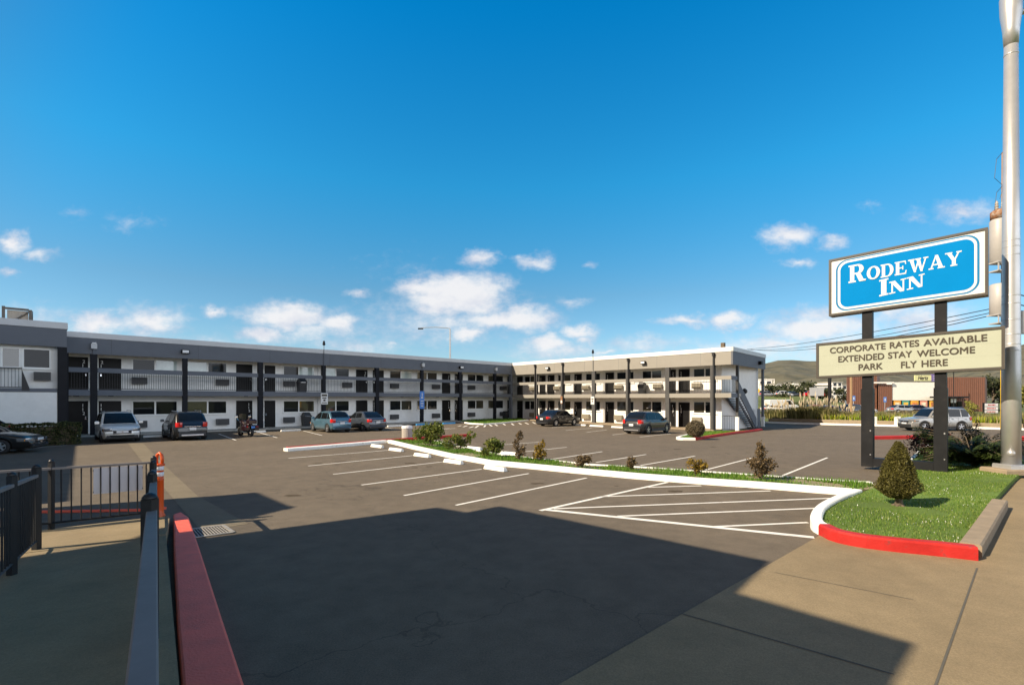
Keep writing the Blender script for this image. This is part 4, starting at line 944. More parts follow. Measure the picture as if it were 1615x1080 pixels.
up_ = A(1585, 24, 0); ut = thing('utility_pole', (up_.x, up_.y, -.05), 'utility pole with grey transformers and rusty crossarm standing behind the lamp post', 'utility pole')
b = MB(); b.cur = True; b.tube([(0, 0, 0), (0, 0, 14.4)], [.17, .12], 10); b.build('pole', M['wood'], ut)
b = MB(); b.box(-.22, -.14, -.12, .0, 1.0, 4.3); b.build('guard_strip', M['yellow'], ut)
for zc in (8.95, 6.45):
    b = MB(); b.cur = True; b.lathe((-.52, -.25, zc), [(.30, 0), (.36, .05), (.36, 2.0 if zc > 8 else 1.45), (.3, 2.1 if zc > 8 else 1.5)], 18); o = b.build('transformer', M['trafo'], ut)
    b = MB(); b.prism([(-.85, -.55), (-.15, -.55), (-.15, .05), (-.85, .05)], [zc-.02]*4, [zc+.04]*4); b.prism([(-.8, -.5), (-.2, -.5), (-.2, 0), (-.8, 0)], zc-.42, zc-.36); b.tube([(-.8, -.5, zc-.4), (-.8, -.5, zc)], .03, 5); b.tube([(-.2, -.5, zc-.4), (-.2, -.5, zc)], .03, 5); b.tube([(-.8, -.5, zc), (-.2, -.5, zc-.4)], .03, 5); b.build('bracket', M['trafo'], o)
    if zc > 8:
        b = MB(); b.cur = True; b.lathe((-.52, -.25, zc+2.1), [(.33, 0), (.33, .35), (.22, .45)], 16); b.build('lid', M['rust'], o)
        for x in (-.7, -.4):
            b = MB(); b.lathe((x, -.3, zc+2.5), [(.05, 0), (.09, .08), (.05, .12), (.09, .2), (.05, .24), (.07, .32), (.03, .45)], 8); b.build('bushing', M['can'], o)
for z in (12.0, 13.6):
    b = MB(); b.lathe((-.1, -.22, z), [(.10, 0), (.13, .15), (.10, .3), (.13, .45), (.10, .6), (.13, .75), (.08, .95)], 10); b.build('insulator', M['rust'], ut)
    b = MB(); b.tube([(-.12, -.2, z+.9), (-.7, -.3, z+.3), (-.8, -.3, z-.6), (-.35, -.3, z-1.0), (-.55, -.3, z-1.6)], .012, 4); b.build('jumper_wire', M['wire'], ut)
def wire(p, q, sag, lab, r_=.018):
    p, q = Vector(p), Vector(q); b = MB(); pts = [p.lerp(q, i/14)-Vector((0, 0, sag*4*(i/14)*(1-i/14))) for i in range(15)]
    o = b.tube(pts, r_, 5).build('overhead_wire', M['wire']); tag(o, lab, 'wire', 'overhead wires by the motel sign')
wp = Vector((up_.x, up_.y, 0))
lw = 'thin black overhead wire crossing the sky behind the motel sign'
wire(wp+Vector((-.1, 0, ZP(483, 24))), A(1178, 66, ZP(550.5, 66)), .35, lw, .022); wire(wp+Vector((-.1, 0, ZP(493, 24))), A(1184, 66, ZP(551, 66)), .8, lw, .022); wire(wp+Vector((-.1, .1, ZP(489, 24))), A(1180, 66, ZP(551.5, 66)), .6, lw, .02)
lw2 = 'black overhead wire leaving the utility pole to the right'
for z in (460, 476): wire(wp+Vector((.1, 0, ZP(z, 24))), wp+Vector((14, 6, ZP(z-4, 24))), .2, lw2, .03)
wire(wp+Vector((.1, 0, ZP(560, 24))), wp+Vector((2.2, 1.0, -.1)), .0, 'steel guy wire sloping down right of the lamp post', .02)
fp = A(710, 88, 0); fl = thing('street_lamp', (fp.x, fp.y, 0), 'slim street lamp with long curved arm rising behind the motel roof', 'street lamp')
zt = ZP(519, 88); b = MB(); b.tube([(0, 0, 0), (0, 0, zt)], [.2, .13], 10); b.build('pole', M['galv'], fl)
ar = ZP(517, 88); b = MB(); b.tube([(0, 0, ar-.1), (-.9, 0, ar-.0), (-2.6, 0, ar+.12), (-4.4, 0, ar+.05), (-5.2, 0, ar-.05)], .06, 6); b.build('arm', M['galv'], fl)
b = MB(); b.bev(-5.7, -4.8, -.15, .15, ar-.25, ar-.02, .06); b.build('lamp_head', M['steel_dk'], fl)

# ------------------------------------------------------------ vehicles
def lerp_tab(tab, x):
    for (x0, z0), (x1, z1) in zip(tab[:-1], tab[1:]):
        if x <= x1: return z0+(z1-z0)*max(0, min(1, (x-x0)/(x1-x0)))
    return tab[-1][1]
def make_wheel(root, x, y, r_, w, sgn):
    b = MB(); b.cur = True; k = 24; prof = [(r_*.62, -w/2), (r_*.93, -w/2), (r_, -w/2+.03), (r_, w/2-.03), (r_*.93, w/2), (r_*.62, w/2)]
    vs = []; fs = []
    for (q, yy_) in prof:
        for j in range(k): t = 2*math.pi*j/k; vs.append((x+q*math.cos(t), y+yy_, r_+q*math.sin(t)))
    for i in range(5):
        for j in range(k): fs.append((i*k+j, i*k+(j+1) % k, (i+1)*k+(j+1) % k, (i+1)*k+j))
    b.add(vs, fs); o = b.build('wheel', M['tyre'], root)
    b = MB(); yo = y+sgn*(w/2-.015)
    def ringpt(q, t, d=0): return (x+q*math.cos(t), yo-sgn*d, r_+q*math.sin(t))
    b.add([ringpt(r_*.64, 2*math.pi*j/k, .05) for j in range(k)], [tuple(range(k))]); b.build('brake_disc', M['dark'], o)
    b = MB()
    for j in range(k):
        t0, t1 = 2*math.pi*j/k, 2*math.pi*(j+1)/k; b.add([ringpt(r_*.56, t0), ringpt(r_*.64, t0), ringpt(r_*.64, t1), ringpt(r_*.56, t1)], [(0, 1, 2, 3)])
    for j in range(5):
        t = 2*math.pi*j/5+.3; b.add([ringpt(.05, t-.9), ringpt(r_*.58, t-.2), ringpt(r_*.58, t+.2), ringpt(.05, t+.9)], [(0, 1, 2, 3)])
    b.add([ringpt(.07, 2*math.pi*j/10, -.008) for j in range(10)], [tuple(range(10))])
    b.build('rim', M['rim'], o)
def car(name, label, cat, loc, head, paint, L=4.4, Wd=1.78, Ht=1.46, belt=None, gh=(), wb=2.6, wr=.31, cladding=False, hatch=False, sx=0.0, sport_rails=False, roof_m=None, grille=True):
    """x forward. belt: list of (x, z) along the body's top; gh: windscreen base, roof front, roof rear, rear glass base"""
    rz = math.atan2(head.y, head.x)
    root = thing(name, loc, label, cat, None, rz)
    xa, xb, xc, xd = gh; HW = Wd/2; xf, xr = wb/2+sx, -wb/2+sx; ra = wr+.055
    def plan(x): t = abs(x)/(L/2); return HW*(1-.16*t**5-.02*t*t)
    def low(x):
        z = .21+.10*max(0, (abs(x)/(L/2)-.88)/.12)
        for xw in (xf, xr):
            d = abs(x-xw)
            if d < ra: z = max(z, wr+math.sqrt(ra*ra-d*d))
        return z
    xs_ = sorted(set([-L/2+L*i/70 for i in range(71)]+[xw+ra*math.cos(R(a)) for xw in (xf, xr) for a in range(0, 181, 12)]))
    b = MB(); b.cur = True; NP = 15; vs = []
    for x in xs_:
        zt = lerp_tab(belt, x); zl = min(low(x), zt-.12); w = plan(x)
        sec = []
        for i in range(6):                                  # side from sill to shoulder
            f = i/5; z = zl+(zt-.05-zl)*f
            bulge = 1-.035*((z-.62)/.42)**2-(.03 if z < .36 else 0)
            sec.append((w*bulge, z))
        sec += [(w*.965-.01, zt-.015), (w*.88, zt+.012), (w*.45, zt+.028), (0, zt+.034)]
        full = sec+[(-y, z) for (y, z) in sec[-2::-1]]
        NP = len(full); vs += [(x, y, z) for y, z in full]
    fs = []
    for i in range(len(xs_)-1):
        for j in range(NP-1): fs.append((i*NP+j, (i+1)*NP+j, (i+1)*NP+j+1, i*NP+j+1))
        fs.append((i*NP, i*NP+NP-1, (i+1)*NP+NP-1, (i+1)*NP))
    e_ = (len(xs_)-1)*NP; fs += [tuple(range(NP)), tuple(range(e_, e_+NP))[::-1]]
    b.add(vs, fs); body = b.build('body', paint, root)
    # cabin
    zb0 = lambda x: lerp_tab(belt, x)-.02
    wb_, wt_ = HW*.945, HW*.735
    def rz_(x):
        if x > xb: f = 1-((x-xb)/(xa-xb))**1.15
        elif x < xc: f = 1-((xc-x)/(xc-xd))**1.25
        else: f = 1.0
        crown = 1-.03*((x-(xb+xc)/2)/((xb-xc)/2+.01))**2 if xc <= x <= xb else .97
        z0 = zb0(x); return z0+(Ht*crown-z0)*max(0.0, f)
    def wy(x, z): f = max(0, min(1, (z-zb0(x))/(Ht-zb0(x)))); return (wb_+(wt_-wb_)*f)*min(1, plan(x)/HW+.03)
    b = MB(); b.cur = True; vs = []; n2 = 30
    for i in range(n2+1):
        x = xd+(xa-xd)*i/n2; z1 = rz_(x); z0 = zb0(x)-.01; h = z1-z0
        sec = [(wy(x, z0), z0), (wy(x, z0+h*.5), z0+h*.5), (wy(x, z1-min(.08, h*.3)), z1-min(.08, h*.3)), (wy(x, z1)*.93, z1-min(.025, h*.1)), (wy(x, z1)*.6, z1+.008), (0, z1+.014)]
        full = sec+[(-y, z) for y, z in sec[-2::-1]]; vs += [(x, y, z) for y, z in full]
    m_ = 11; fs = [(i*m_+j, (i+1)*m_+j, (i+1)*m_+j+1, i*m_+j+1) for i in range(n2) for j in range(m_-1)]
    b.add(vs, fs); b.build('cabin', roof_m or paint, root)
    def glass(nm, pts, off): b = MB(); b.cur = False; b.poly([Vector(p)+Vector(off) for p in pts]); return b.build(nm, M['cglass'], root, recalc=False)
    def band(nm, x0, x1, f):                                 # windscreen / rear glass following the cabin
        b = MB(); b.cur = True; vs = []; k = 6
        for i in range(k+1):
            x = x0+(x1-x0)*i/k; z1 = rz_(x)
            for y in (-1, -.6, 0, .6, 1): vs.append((x+(.012 if x0 > 0 else -.012), y*wy(x, z1)*f, z1+(.02 if abs(y) < .5 else .016 if abs(y) < .9 else .004)))
        b.add(vs, [(i*5+j, (i+1)*5+j, (i+1)*5+j+1, i*5+j+1) for i in range(k) for j in range(4)]); return b.build(nm, M['cglass'], root)
    band('windscreen', xa-.06, xb+.06, .88)
    band('rear_window', xd+(xc-xd)*(.12 if not hatch else .22), xc-(.04 if not hatch else .03), .86)
    def sidewin(x0, x1, s_):
        top = lambda x: min(rz_(x)-.09, Ht-.115)
        pts = []
        n_ = 8
        lo = [x0+(x1-x0)*i/n_ for i in range(n_+1)]
        good = [x for x in lo if top(x) > zb0(x)+.07]
        if len(good) < 2: return
        for x in good: pts.append((x, zb0(x)+.06))
        for x in good[::-1]: pts.append((x, top(x)))
        b = MB(); b.poly([(x, s_*(wy(x, z)+.009), z) for x, z in pts]); b.build('side_window', M['cglass'], root, recalc=False)
    mid = (xa+xd)/2+.12; c2 = xc+.12 if hatch else xc-.05
    for s_ in (1, -1):
        sidewin(mid+.05, xa-.12, s_); sidewin(max(c2-.02, xr+.02), mid-.04, s_)
        if hatch: sidewin(xd+.22, max(c2-.02, xr+.02)-.08, s_)
        for dx in (mid+.0, c2+.25):
            b = MB(); b.bev(dx-.32, dx-.16, s_*(HW*.985)-.012, s_*(HW*.985)+.012, zb0(dx)-.14, zb0(dx)-.105, .008); b.build('door_handle', M['chrome'] if not cladding else M['plastic'], body)
        b = MB(); b.bev(xa-.42, xa-.24, min(s_*(HW-.02), s_*(HW+.17)), max(s_*(HW-.02), s_*(HW+.17)), zb0(xa-.3)+.04, zb0(xa-.3)+.2, .04); b.build('mirror', paint, root)
        # door shut lines
        b = MB()
        for dx in (xa-.3, mid, max(xr+ra*.6, c2-.35)):
            b.add([(dx-.006, s_*(plan(dx)*1.0+.004), .30), (dx+.006, s_*(plan(dx)*1.0+.004), .30), (dx+.006, s_*(plan(dx)*.985+.004), zb0(dx)-.02), (dx-.006, s_*(plan(dx)*.985+.004), zb0(dx)-.02)], [(0, 1, 2, 3)])
        b.build('door_seam', M['dark'], body)
        # lamps wrap the corners
        for nm, x, zc, mm, lx, hz in (('headlight', L/2-.20, lerp_tab(belt, L/2-.25)-.14, M['head_l'], .26, .075), ('tail_light', -L/2+.11, (lerp_tab(belt, -L/2+.2)-.16) if not hatch else lerp_tab(belt, -L/2+.25)-.10, M['red_l'], .13, .10 if not hatch else .13)):
            b = MB(); b.cur = True; vs = []; fs = []; kx, kz = 6, 3
            sgx = 1 if x > 0 else -1
            pts = [(x-sgx*lx, plan(x-sgx*lx)+.008), (x, plan(x)+.012), (sgx*(L/2-.05), plan(sgx*(L/2-.05))-.01), (sgx*(L/2+.012), plan(L/2)*.86), (sgx*(L/2+.016), plan(L/2)*(.58 if sgx > 0 else .70))]
            for (px_, py_) in pts:
                for f in (-1, -.3, .4, 1): vs.append((px_+sgx*.006*(1-f*f), s_*(py_+.008*(1-f*f)), zc+hz*f))
            k_ = 4; fs = [(i*k_+j, (i+1)*k_+j, (i+1)*k_+j+1, i*k_+j+1) for i in range(len(pts)-1) for j in range(k_-1)]
            b.add(vs, fs); o = b.build(nm, mm, root)
            if nm == 'headlight':
                b = MB(); b.bev(L/2-.30, L/2-.18, min(s_*(plan(L/2-.2)-.0), s_*(plan(L/2-.2)+.022)), max(s_*(plan(L/2-.2)), s_*(plan(L/2-.2)+.022)), zc-.05, zc+.03, .01); b.build('indicator', M['amber'], o)
    # bumpers, grille, plates, lower trim
    for sgx in (1, -1):
        b = MB(); w = plan(L/2)*.94; X = sgx*(L/2); b.bev(min(X-.05*sgx, X+.03*sgx), max(X-.05*sgx, X+.03*sgx), -w, w, .26, .40 if not cladding else .52, .03); bp = b.build('bumper', M['plastic'] if cladding or sgx > 0 else paint, root)
        b = MB(); xo = X+.034*sgx; b.add([(xo, -.26, .52), (xo, .26, .52), (xo, .26, .65), (xo, -.26, .65)] if sgx > 0 else [(xo-.02, -.17, .6), (xo-.02, .17, .6), (xo-.02, .17, .75), (xo-.02, -.17, .75)], [(0, 1, 2, 3)]); b.build('licence_plate', M['plate'], root)
        if sgx < 0:
            b = MB(); b.bev(xo-.006, xo+.02, -.42, .42, .80, .83, .005); b.build('trim_bar', M['chrome'], root)
            b = MB(); b.bev(xo-.012, xo+.02, -.55, .55, .28, .36, .01); b.build('valance', M['plastic'] if not cladding else M['rim'], bp)
    if grille:
        zc = lerp_tab(belt, L/2-.2)-.2; xo = L/2+.012
        b = MB(); b.prism([(xo-.03, -.42), (xo+.012, -.38), (xo+.016, 0), (xo+.012, .38), (xo-.03, .42)], zc-.13, zc+.06); g_ = b.build('grille', M['dark'], root)
        b = MB()
        for zz in (zc+.05, zc-.08): b.tube([(xo+.012, -.40, zz), (xo+.026, 0, zz-.012), (xo+.012, .40, zz)], .014, 6)
        b.lathe((xo+.024, 0, zc-.03), [(.0, -.03), (.05, -.01), (.05, .02), (.0, .03)], 10)
        b.build('grille_trim', M['chrome'], g_)
        b = MB(); b.prism([(xo-.02, -.55), (xo+.022, -.5), (xo+.022, .5), (xo-.02, .55)], .3, .42); b.build('air_intake', M['dark'], root)
    if cladding:
        b = MB()
        for s_ in (1, -1):
            y0, y1 = sorted((s_*(HW*.93), s_*(HW*1.0+.006))); b.bev(xr+ra, xf-ra, y0, y1, .20, .38, .02)
            for xw in (xf, xr):
                k = 16
                for j in range(k):
                    t0, t1 = math.pi*j/k, math.pi*(j+1)/k; r0, r1 = ra-.01, ra+.06
                    b.add([(xw+r_*math.cos(t), s_*(plan(xw)+.006-(.01 if r_ > ra else 0)), wr+r_*math.sin(t)) for t, r_ in ((t0, r0), (t0, r1), (t1, r1), (t1, r0))], [(0, 1, 2, 3)])
        b.build('lower_cladding', M['plastic'], root)
    if sport_rails:
        b = MB()
        for s_ in (1, -1): b.tube([(xb-.1, s_*wt_*.9, Ht-.02), (xb-.25, s_*wt_*.9, Ht+.05), (xc+.2, s_*wt_*.9, Ht+.05), (xc+.05, s_*wt_*.9, Ht-.02)], .02, 6)
        b.build('roof_rails', M['chrome'], root)
    # underside darkness: a floor pan
    b = MB(); b.box(-L/2+.15, L/2-.15, -HW*.82, HW*.82, .17, .24); b.build('floor_pan', M['dark'], root)
    for x, s_ in ((xf, 1), (xf, -1), (xr, 1), (xr, -1)): make_wheel(root, x, s_*(HW-.13), wr, .215, s_)
    return root
def near(px, py, head, d, side=0, z=0):
    """centre of a car whose reference ground point, d forward and side left of the centre, is at this bearing"""
    q = G(px, py, z); lf = Vector((-head.y, head.x, 0)); c = q-head*d-lf*side; return Vector((c.x, c.y, gz(c.x, c.y)))
hOut, hIn, hR = Vector((.7024, -.7118, 0)), Vector((-.7024, .7118, 0)), UL
silver = carpaint('warm silver paint', (.78, .76, .71), .25); blackp = carpaint('black car paint', (.010, .010, .011), .1); bluep = carpaint('steel blue paint', (.075, .16, .22), .4)
greyp = carpaint('grey blue silver paint', (.055, .066, .085), .35); dgrey = carpaint('dark charcoal paint', (.020, .021, .024), .2); silver2 = carpaint('cool silver paint', (.34, .34, .33), .5)
B_suv = lambda L, z=.98: [(-L/2, .62), (-L/2+.06, z-.12), (-L/2+.2, z), (0, z-.02), (L*.22, z-.04), (L*.36, z-.10), (L/2-.22, z-.20), (L/2-.05, z-.34), (L/2, z-.46)]
B_sed = lambda L, z=.92: [(-L/2, .60), (-L/2+.05, z-.12), (-L/2+.14, z+.03), (-L*.3, z+.06), (0, z), (L*.2, z-.02), (L*.33, z-.08), (L/2-.25, z-.19), (L/2-.06, z-.32), (L/2, z-.42)]
car('parked_car', 'silver crossover facing the camera in front of the left room doors', 'car', near(193, 697.5, hOut, 2.15), hOut, silver, 4.41, 1.82, 1.66, B_suv(4.41, 1.03), (1.25, .45, -1.45, -2.0), 2.64, .345, False, True, sport_rails=True)
car('parked_car', 'black crossover with pale lower bumper seen from behind beside the motorcycle', 'car', near(303, 694, hIn, -2.0), hIn, blackp, 4.28, 1.78, 1.64, B_suv(4.28, 1.02), (1.2, .42, -1.4, -1.98), 2.56, .345, True, True, sport_rails=True)
car('parked_car', 'light blue hatchback parked nose in beside the grey saloon', 'car', near(538, 681.8, hIn, -1.75), hIn, bluep, 3.82, 1.70, 1.52, B_suv(3.82, .95), (1.2, .35, -1.2, -1.75), 2.46, .30, False, True)
car('parked_car', 'dark blue grey saloon parked nose in right of the light blue hatchback', 'car', near(594, 679.5, hIn, -1.95), hIn, greyp, 4.30, 1.69, 1.45, B_sed(4.30), (1.05, .25, -.95, -1.62), 2.55, .30)
car('parked_car', 'black saloon parked toward the sunlit right hand rooms', 'car', near(876, 672.3, hR, -1.3, -.75), hR, blackp, 4.55, 1.76, 1.47, B_sed(4.55), (1.1, .28, -1.0, -1.7), 2.60, .315)
car('parked_car', 'dark grey crossover parked toward the right hand rooms near the bush', 'car', near(1021, 684.5, hR, -1.3, -.75), hR, dgrey, 4.3, 1.77, 1.61, B_suv(4.3, 1.0), (1.3, .45, -1.25, -1.95), 2.61, .335, True, True)
hE = Vector((-1, .06, 0)).normalized()
car('parked_car', 'boxy silver four wheel drive parked behind the right sign post', 'car', near(1457, 679.8, hE, 1.32, .75), hE, silver2, 4.42, 1.82, 1.76, [(-2.21, .62), (-2.17, .95), (-2.0, 1.06), (0, 1.05), (.9, 1.04), (1.6, .98), (2.05, .92), (2.16, .72), (2.21, .6)], (1.05, .45, -1.75, -2.12), 2.62, .35, True, True, sport_rails=True)
hN = Vector((.93, .37, 0)).normalized()
car('parked_car', 'black saloon nose poking in at the left edge by the hedge', 'car', near(50, 713, hN, 2.25, -.4), hN, blackp, 4.75, 1.82, 1.44, B_sed(4.75), (1.1, .25, -1.1, -1.85), 2.75, .32)
hT = Vector((-.85, -.5, 0)).normalized()
car('parked_car', 'dark red lamped crossover tail at the left edge behind the black saloon', 'car', near(25, 699.5, hT, -2.15, 0), hT, blackp, 4.5, 1.83, 1.63, B_suv(4.5, 1.02), (1.25, .42, -1.5, -2.08), 2.64, .345, False, True)

# motorcycle
mq = G(386, 687.5); mroot = thing('motorcycle', mq, 'dark red touring motorcycle with windshield parked tail out by a room door', 'motorcycle', None, math.atan2(hIn.y, hIn.x)+.15)
def mwheel(x, nm):
    b = MB(); b.cur = True; vs = []; k = 22; r0 = .31
    for (q, yy_) in ((.21, -.07), (.29, -.075), (.31, -.04), (.31, .04), (.29, .075), (.21, .07)):
        for j in range(k): t = 2*math.pi*j/k; vs.append((x+q*math.cos(t), yy_, r0+q*math.sin(t)))
    b.add(vs, [(i*k+j, i*k+(j+1) % k, (i+1)*k+(j+1) % k, (i+1)*k+j) for i in range(5) for j in range(k)]); o = b.build('wheel', M['tyre'], mroot)
    b = MB()
    for j in range(6): t = 2*math.pi*j/6; b.tube([(x, 0, r0), (x+.22*math.cos(t), 0, r0+.22*math.sin(t))], .014, 5)
    b.build('spokes', M['rim'], o)
mwheel(.55, 'f'); mwheel(-.78, 'r')
mred = carpaint('dark red motorcycle paint', (.022, .006, .008), .3)
b = MB(); b.cur = True; b.tube([(-.95, 0, .68), (-.6, 0, .74), (-.15, 0, .70), (.1, 0, .86), (.35, 0, .92), (.5, 0, .8)], [.10, .16, .15, .17, .16, .06], 10); b.build('body', mred, mroot)
b = MB(); b.cur = True; b.tube([(-.75, 0, .86), (-.5, 0, .88), (-.2, 0, .8), (.0, 0, .86)], [.1, .14, .14, .08], 8); b.build('seat', M['black'], mroot)
for s_ in (1, -1):
    b = MB(); b.bev(-1.0, -.45, s_*.30-.13, s_*.30+.13, .42, .74, .06); b.build('pannier', mred, mroot)
    b = MB(); b.tube([(-1.15, s_*.2, .28), (-.4, s_*.2, .26), (.2, s_*.16, .3)], .045, 8); b.build('exhaust', M['chrome'], mroot)
    b = MB(); b.tube([(.55, s_*.09, .31), (.28, s_*.1, 1.0)], .03, 6); b.build('fork_leg', M['chrome'], mroot)
    b = MB(); b.tube([(.22, s_*.3, 1.02), (.24, s_*.42, 1.22)], .012, 5); b.bev(.21, .26, s_*.42-.08, s_*.42+.08, 1.2, 1.32, .02); b.build('mirror', M['chrome'], mroot)
    b = MB(); b.lathe((-.99, s_*.3, .6), [(.02, 0), (.05, .02), (.05, .06), (.02, .08)], 8); b.build('tail_light', M['red_l'], mroot)
b = MB(); b.tube([(.1, -.38, .98), (.28, -.2, 1.04), (.28, .2, 1.04), (.1, .38, .98)], .018, 6); b.build('handlebar', M['black'], mroot)
b = MB(); b.add([(.40, -.26, 1.02), (.40, .26, 1.02), (.26, .22, 1.42), (.26, -.22, 1.42), (.44, 0, 1.02), (.30, 0, 1.45)], [(0, 4, 5, 3), (4, 1, 2, 5)]); b.build('windshield', M['win_b'], mroot)
b = MB(); b.bev(-.2, .3, -.2, .2, .28, .62, .08); b.build('engine', M['steel_dk'], mroot)
b = MB(); b.bev(-1.1, -.7, -.24, .24, .82, 1.12, .08); b.build('top_box', mred, mroot)
b = MB(); b.box(-1.13, -1.11, -.1, .1, .55, .68); b.build('licence_plate', M['blue_s'], mroot)

# ------------------------------------------------------------ wheel stops, bins, signs, bollards
def stop_mesh(m, nm='wheel_stop'):
    b = MB(); b.add([(-.9,-.1,0),(.9,-.1,0),(.9,.1,0),(-.9,.1,0),(-.86,-.055,.13),(.86,-.055,.13),(.86,.055,.13),(-.86,.055,.13)], [(0,3,2,1),(4,5,6,7),(0,1,5,4),(1,2,6,5),(2,3,7,6),(3,0,4,7)])
    o = b.build(nm, m); bv = o.modifiers.new('bevel', 'BEVEL'); bv.width = .012; bv.segments = 2; return o
base_stop = None
def wstop(px, py, dirv, label, grp, m=None):
    global base_stop
    q = G(px, py); rz = math.atan2(dirv.y, dirv.x)+random.uniform(-.04, .04)
    if m is not None: o = stop_mesh(m)
    elif base_stop is None: base_stop = o = stop_mesh(M['kerb_w'])
    else: o = base_stop.copy(); COL.objects.link(o)
    o.location = (q.x, q.y, gz(q.x, q.y)+.004); o.rotation_euler = (0, 0, rz); o.scale = (.82, 1, 1); tag(o, label, 'wheel stop', grp); return o
isl = Vector((.72, -.69, 0))
for (x, y), l in zip([(595,705.3),(624.8,711),(666,720),(715,730.3),(781,741.2)], ['white concrete wheel stop at the narrow far end of the near parking row', 'second white wheel stop from the far end of the near parking row', 'white wheel stop in the middle of the near parking row', 'white wheel stop one bay short of the nearest one', 'white wheel stop nearest the camera, ahead of the long kerbed bed']):
    wstop(x, y, isl, l, 'white wheel stops of the near parking row').scale = (.56, .95, 1)
for (x, y), l in zip([(697,702.6),(747,708.6),(801,717)], ['white wheel stop behind the tall pair of green shrubs', 'white wheel stop behind the second green shrub group', 'white wheel stop behind the third rounded green shrub']): wstop(x, y, isl, l, 'white wheel stops behind the shrubs').scale = (.6, .95, 1)
for (x, y), l in zip([(248,689),(402,682.2),(459,679.8),(623,672.6)], ['white wheel stop between the two left crossovers', 'white wheel stop right of the motorcycle', 'white wheel stop in front of a ground floor air conditioner, left of the blue hatchback', 'white wheel stop just right of the grey saloon']): wstop(x, y, UL, l, 'white wheel stops along the shaded wing')
for (x, y), l in zip([(667,670.2),(708,668.4)], ['blue painted wheel stop under the blue accessible parking sign', 'blue painted wheel stop at the end of the kerbed grass strip']): wstop(x, y, UL, l, 'blue wheel stops', M['blue_p'])
for (x, y), l in zip([(941,672.6),(976,674.6),(914,671)], ['white wheel stop below the white column sign on the sunlit wing', 'white wheel stop left of the dark grey crossover', 'white wheel stop at the nose of the right hand black saloon']): wstop(x, y, isl, l, 'white wheel stops along the sunlit wing')

def bin_(q, label, s=1.0, rz=0):
    t = thing('trash_bin', q, label, 'trash bin', 'black trash bins of the motel', rz)
    b = MB(); b.add([(-.26*s,-.26*s,0),(.26*s,-.26*s,0),(.26*s,.26*s,0),(-.26*s,.26*s,0),(-.31*s,-.31*s,.78*s),(.31*s,-.31*s,.78*s),(.31*s,.31*s,.78*s),(-.31*s,.31*s,.78*s)], [(0,3,2,1),(4,5,6,7),(0,1,5,4),(1,2,6,5),(2,3,7,6),(3,0,4,7)]); b.build('body', M['bin'], t)
    b = MB(); b.bev(-.34*s, .34*s, -.34*s, .34*s, .78*s, .86*s, .02); b.add([(-.3*s,-.3*s,.861*s),(.3*s,-.3*s,.861*s),(.3*s,.3*s,.861*s),(-.3*s,.3*s,.861*s),(-.2*s,-.2*s,1.12*s),(.2*s,-.2*s,1.12*s),(.2*s,.2*s,1.12*s),(-.2*s,.2*s,1.12*s)], [(4,5,6,7),(0,1,5,4),(1,2,6,5),(2,3,7,6),(3,0,4,7)]); b.build('lid', M['bin'], t)
    b = MB(); b.box(-.2*s, .2*s, -.345*s, -.341*s, .79*s, .81*s); b.build('lid_edge', M['chrome'], t)
angL, angR = math.atan2(UL.y, UL.x), math.atan2(-UR.y, -UR.x)
def onf(f, x, w, z): s = s_of(f, x, w); return Vector(f(s, w, z))
bin_(onf(fL, 483, 1.1, .09), 'black trash bin against the ground floor wall left of the blue hatchback', 1.05, angL)
bin_(onf(fL, 476, 1.0, 2.96), 'black trash bin on the balcony of the shaded wing', 1.05, angL)
bin_(onf(fR, 1013, 1.0, 2.86), 'black trash bin on the balcony of the sunlit wing', 1.0, angR)
bin_(onf(fR, 1006, 1.1, -.02), 'black trash bin by the wall behind the dark grey crossover', .95, angR)
bin_(Vector(fL(.9, .2, .09)), 'small black trash bin in the inside corner of the motel', .8, angL)
q = G(642, 692.8); tcn = thing('litter_bin', q, 'round grey concrete litter bin at the end of the planting bed', 'litter bin')
b = MB(); b.lathe((0, 0, 0), [(.30, 0), (.31, .05), (.31, .62), (.29, .66)], 20); b.build('body', M['can'], tcn)
b = MB(); b.lathe((0, 0, .66), [(.32, 0), (.33, .03), (.30, .16), (.16, .17), (.15, .1)], 20); b.build('lid', M['reflect'], tcn)

def plate_sign(f, x, w, zc, wd, hgt, label, m, rows, ux, cat='sign', name='parking_sign'):
    s = s_of(f, x, w); c = Vector(f(s, w, zc)); root = thing(name, c, label, cat)
    nn = ux.cross(Vector((0, 0, 1)))
    def fp(a, d, z): q = c+ux*a+nn*d; return (q.x, q.y, zc+z)
    b = MB(fp); b.box(-wd/2, wd/2, 0, .012, -hgt/2, hgt/2); pl = b.build('plate', m, root, world=True)
    for mm, a0, a1, z0, z1 in rows:
        b = MB(fp); b.box(a0*wd, a1*wd, .0125, .016, z0*hgt, z1*hgt); b.build('marking', mm, pl, world=True)
W_, B_, K_ = M['sign_white'], M['blue_s'], M['letter']
plate_sign(fL, 511.5, -.06, 2.42, .62, .95, 'white parking notice sign on a black column behind the blue hatchback', W_, [(K_, -.38, .38, .22, .40), (K_, -.3, .3, .02, .12), (K_, -.15, .15, -.22, -.05), (K_, -.35, .35, -.4, -.33)], UL)
plate_sign(fL, 665.5, -.06, 2.3, .55, 1.75, 'tall blue accessible parking sign on a black column of the shaded wing', B_, [(W_, -.05, .1, .22, .4), (W_, -.22, .2, .1, .17), (W_, -.3, .3, -.08, -.03), (W_, -.3, .3, -.22, -.17), (W_, -.25, .25, -.36, -.31)], UL)
plate_sign(fR, 934.5, -.06, 2.25, .42, .8, 'small white notice sign on a grey column of the sunlit wing', W_, [(K_, -.3, .3, .1, .25), (K_, -.15, .15, -.2, 0)], -UR)
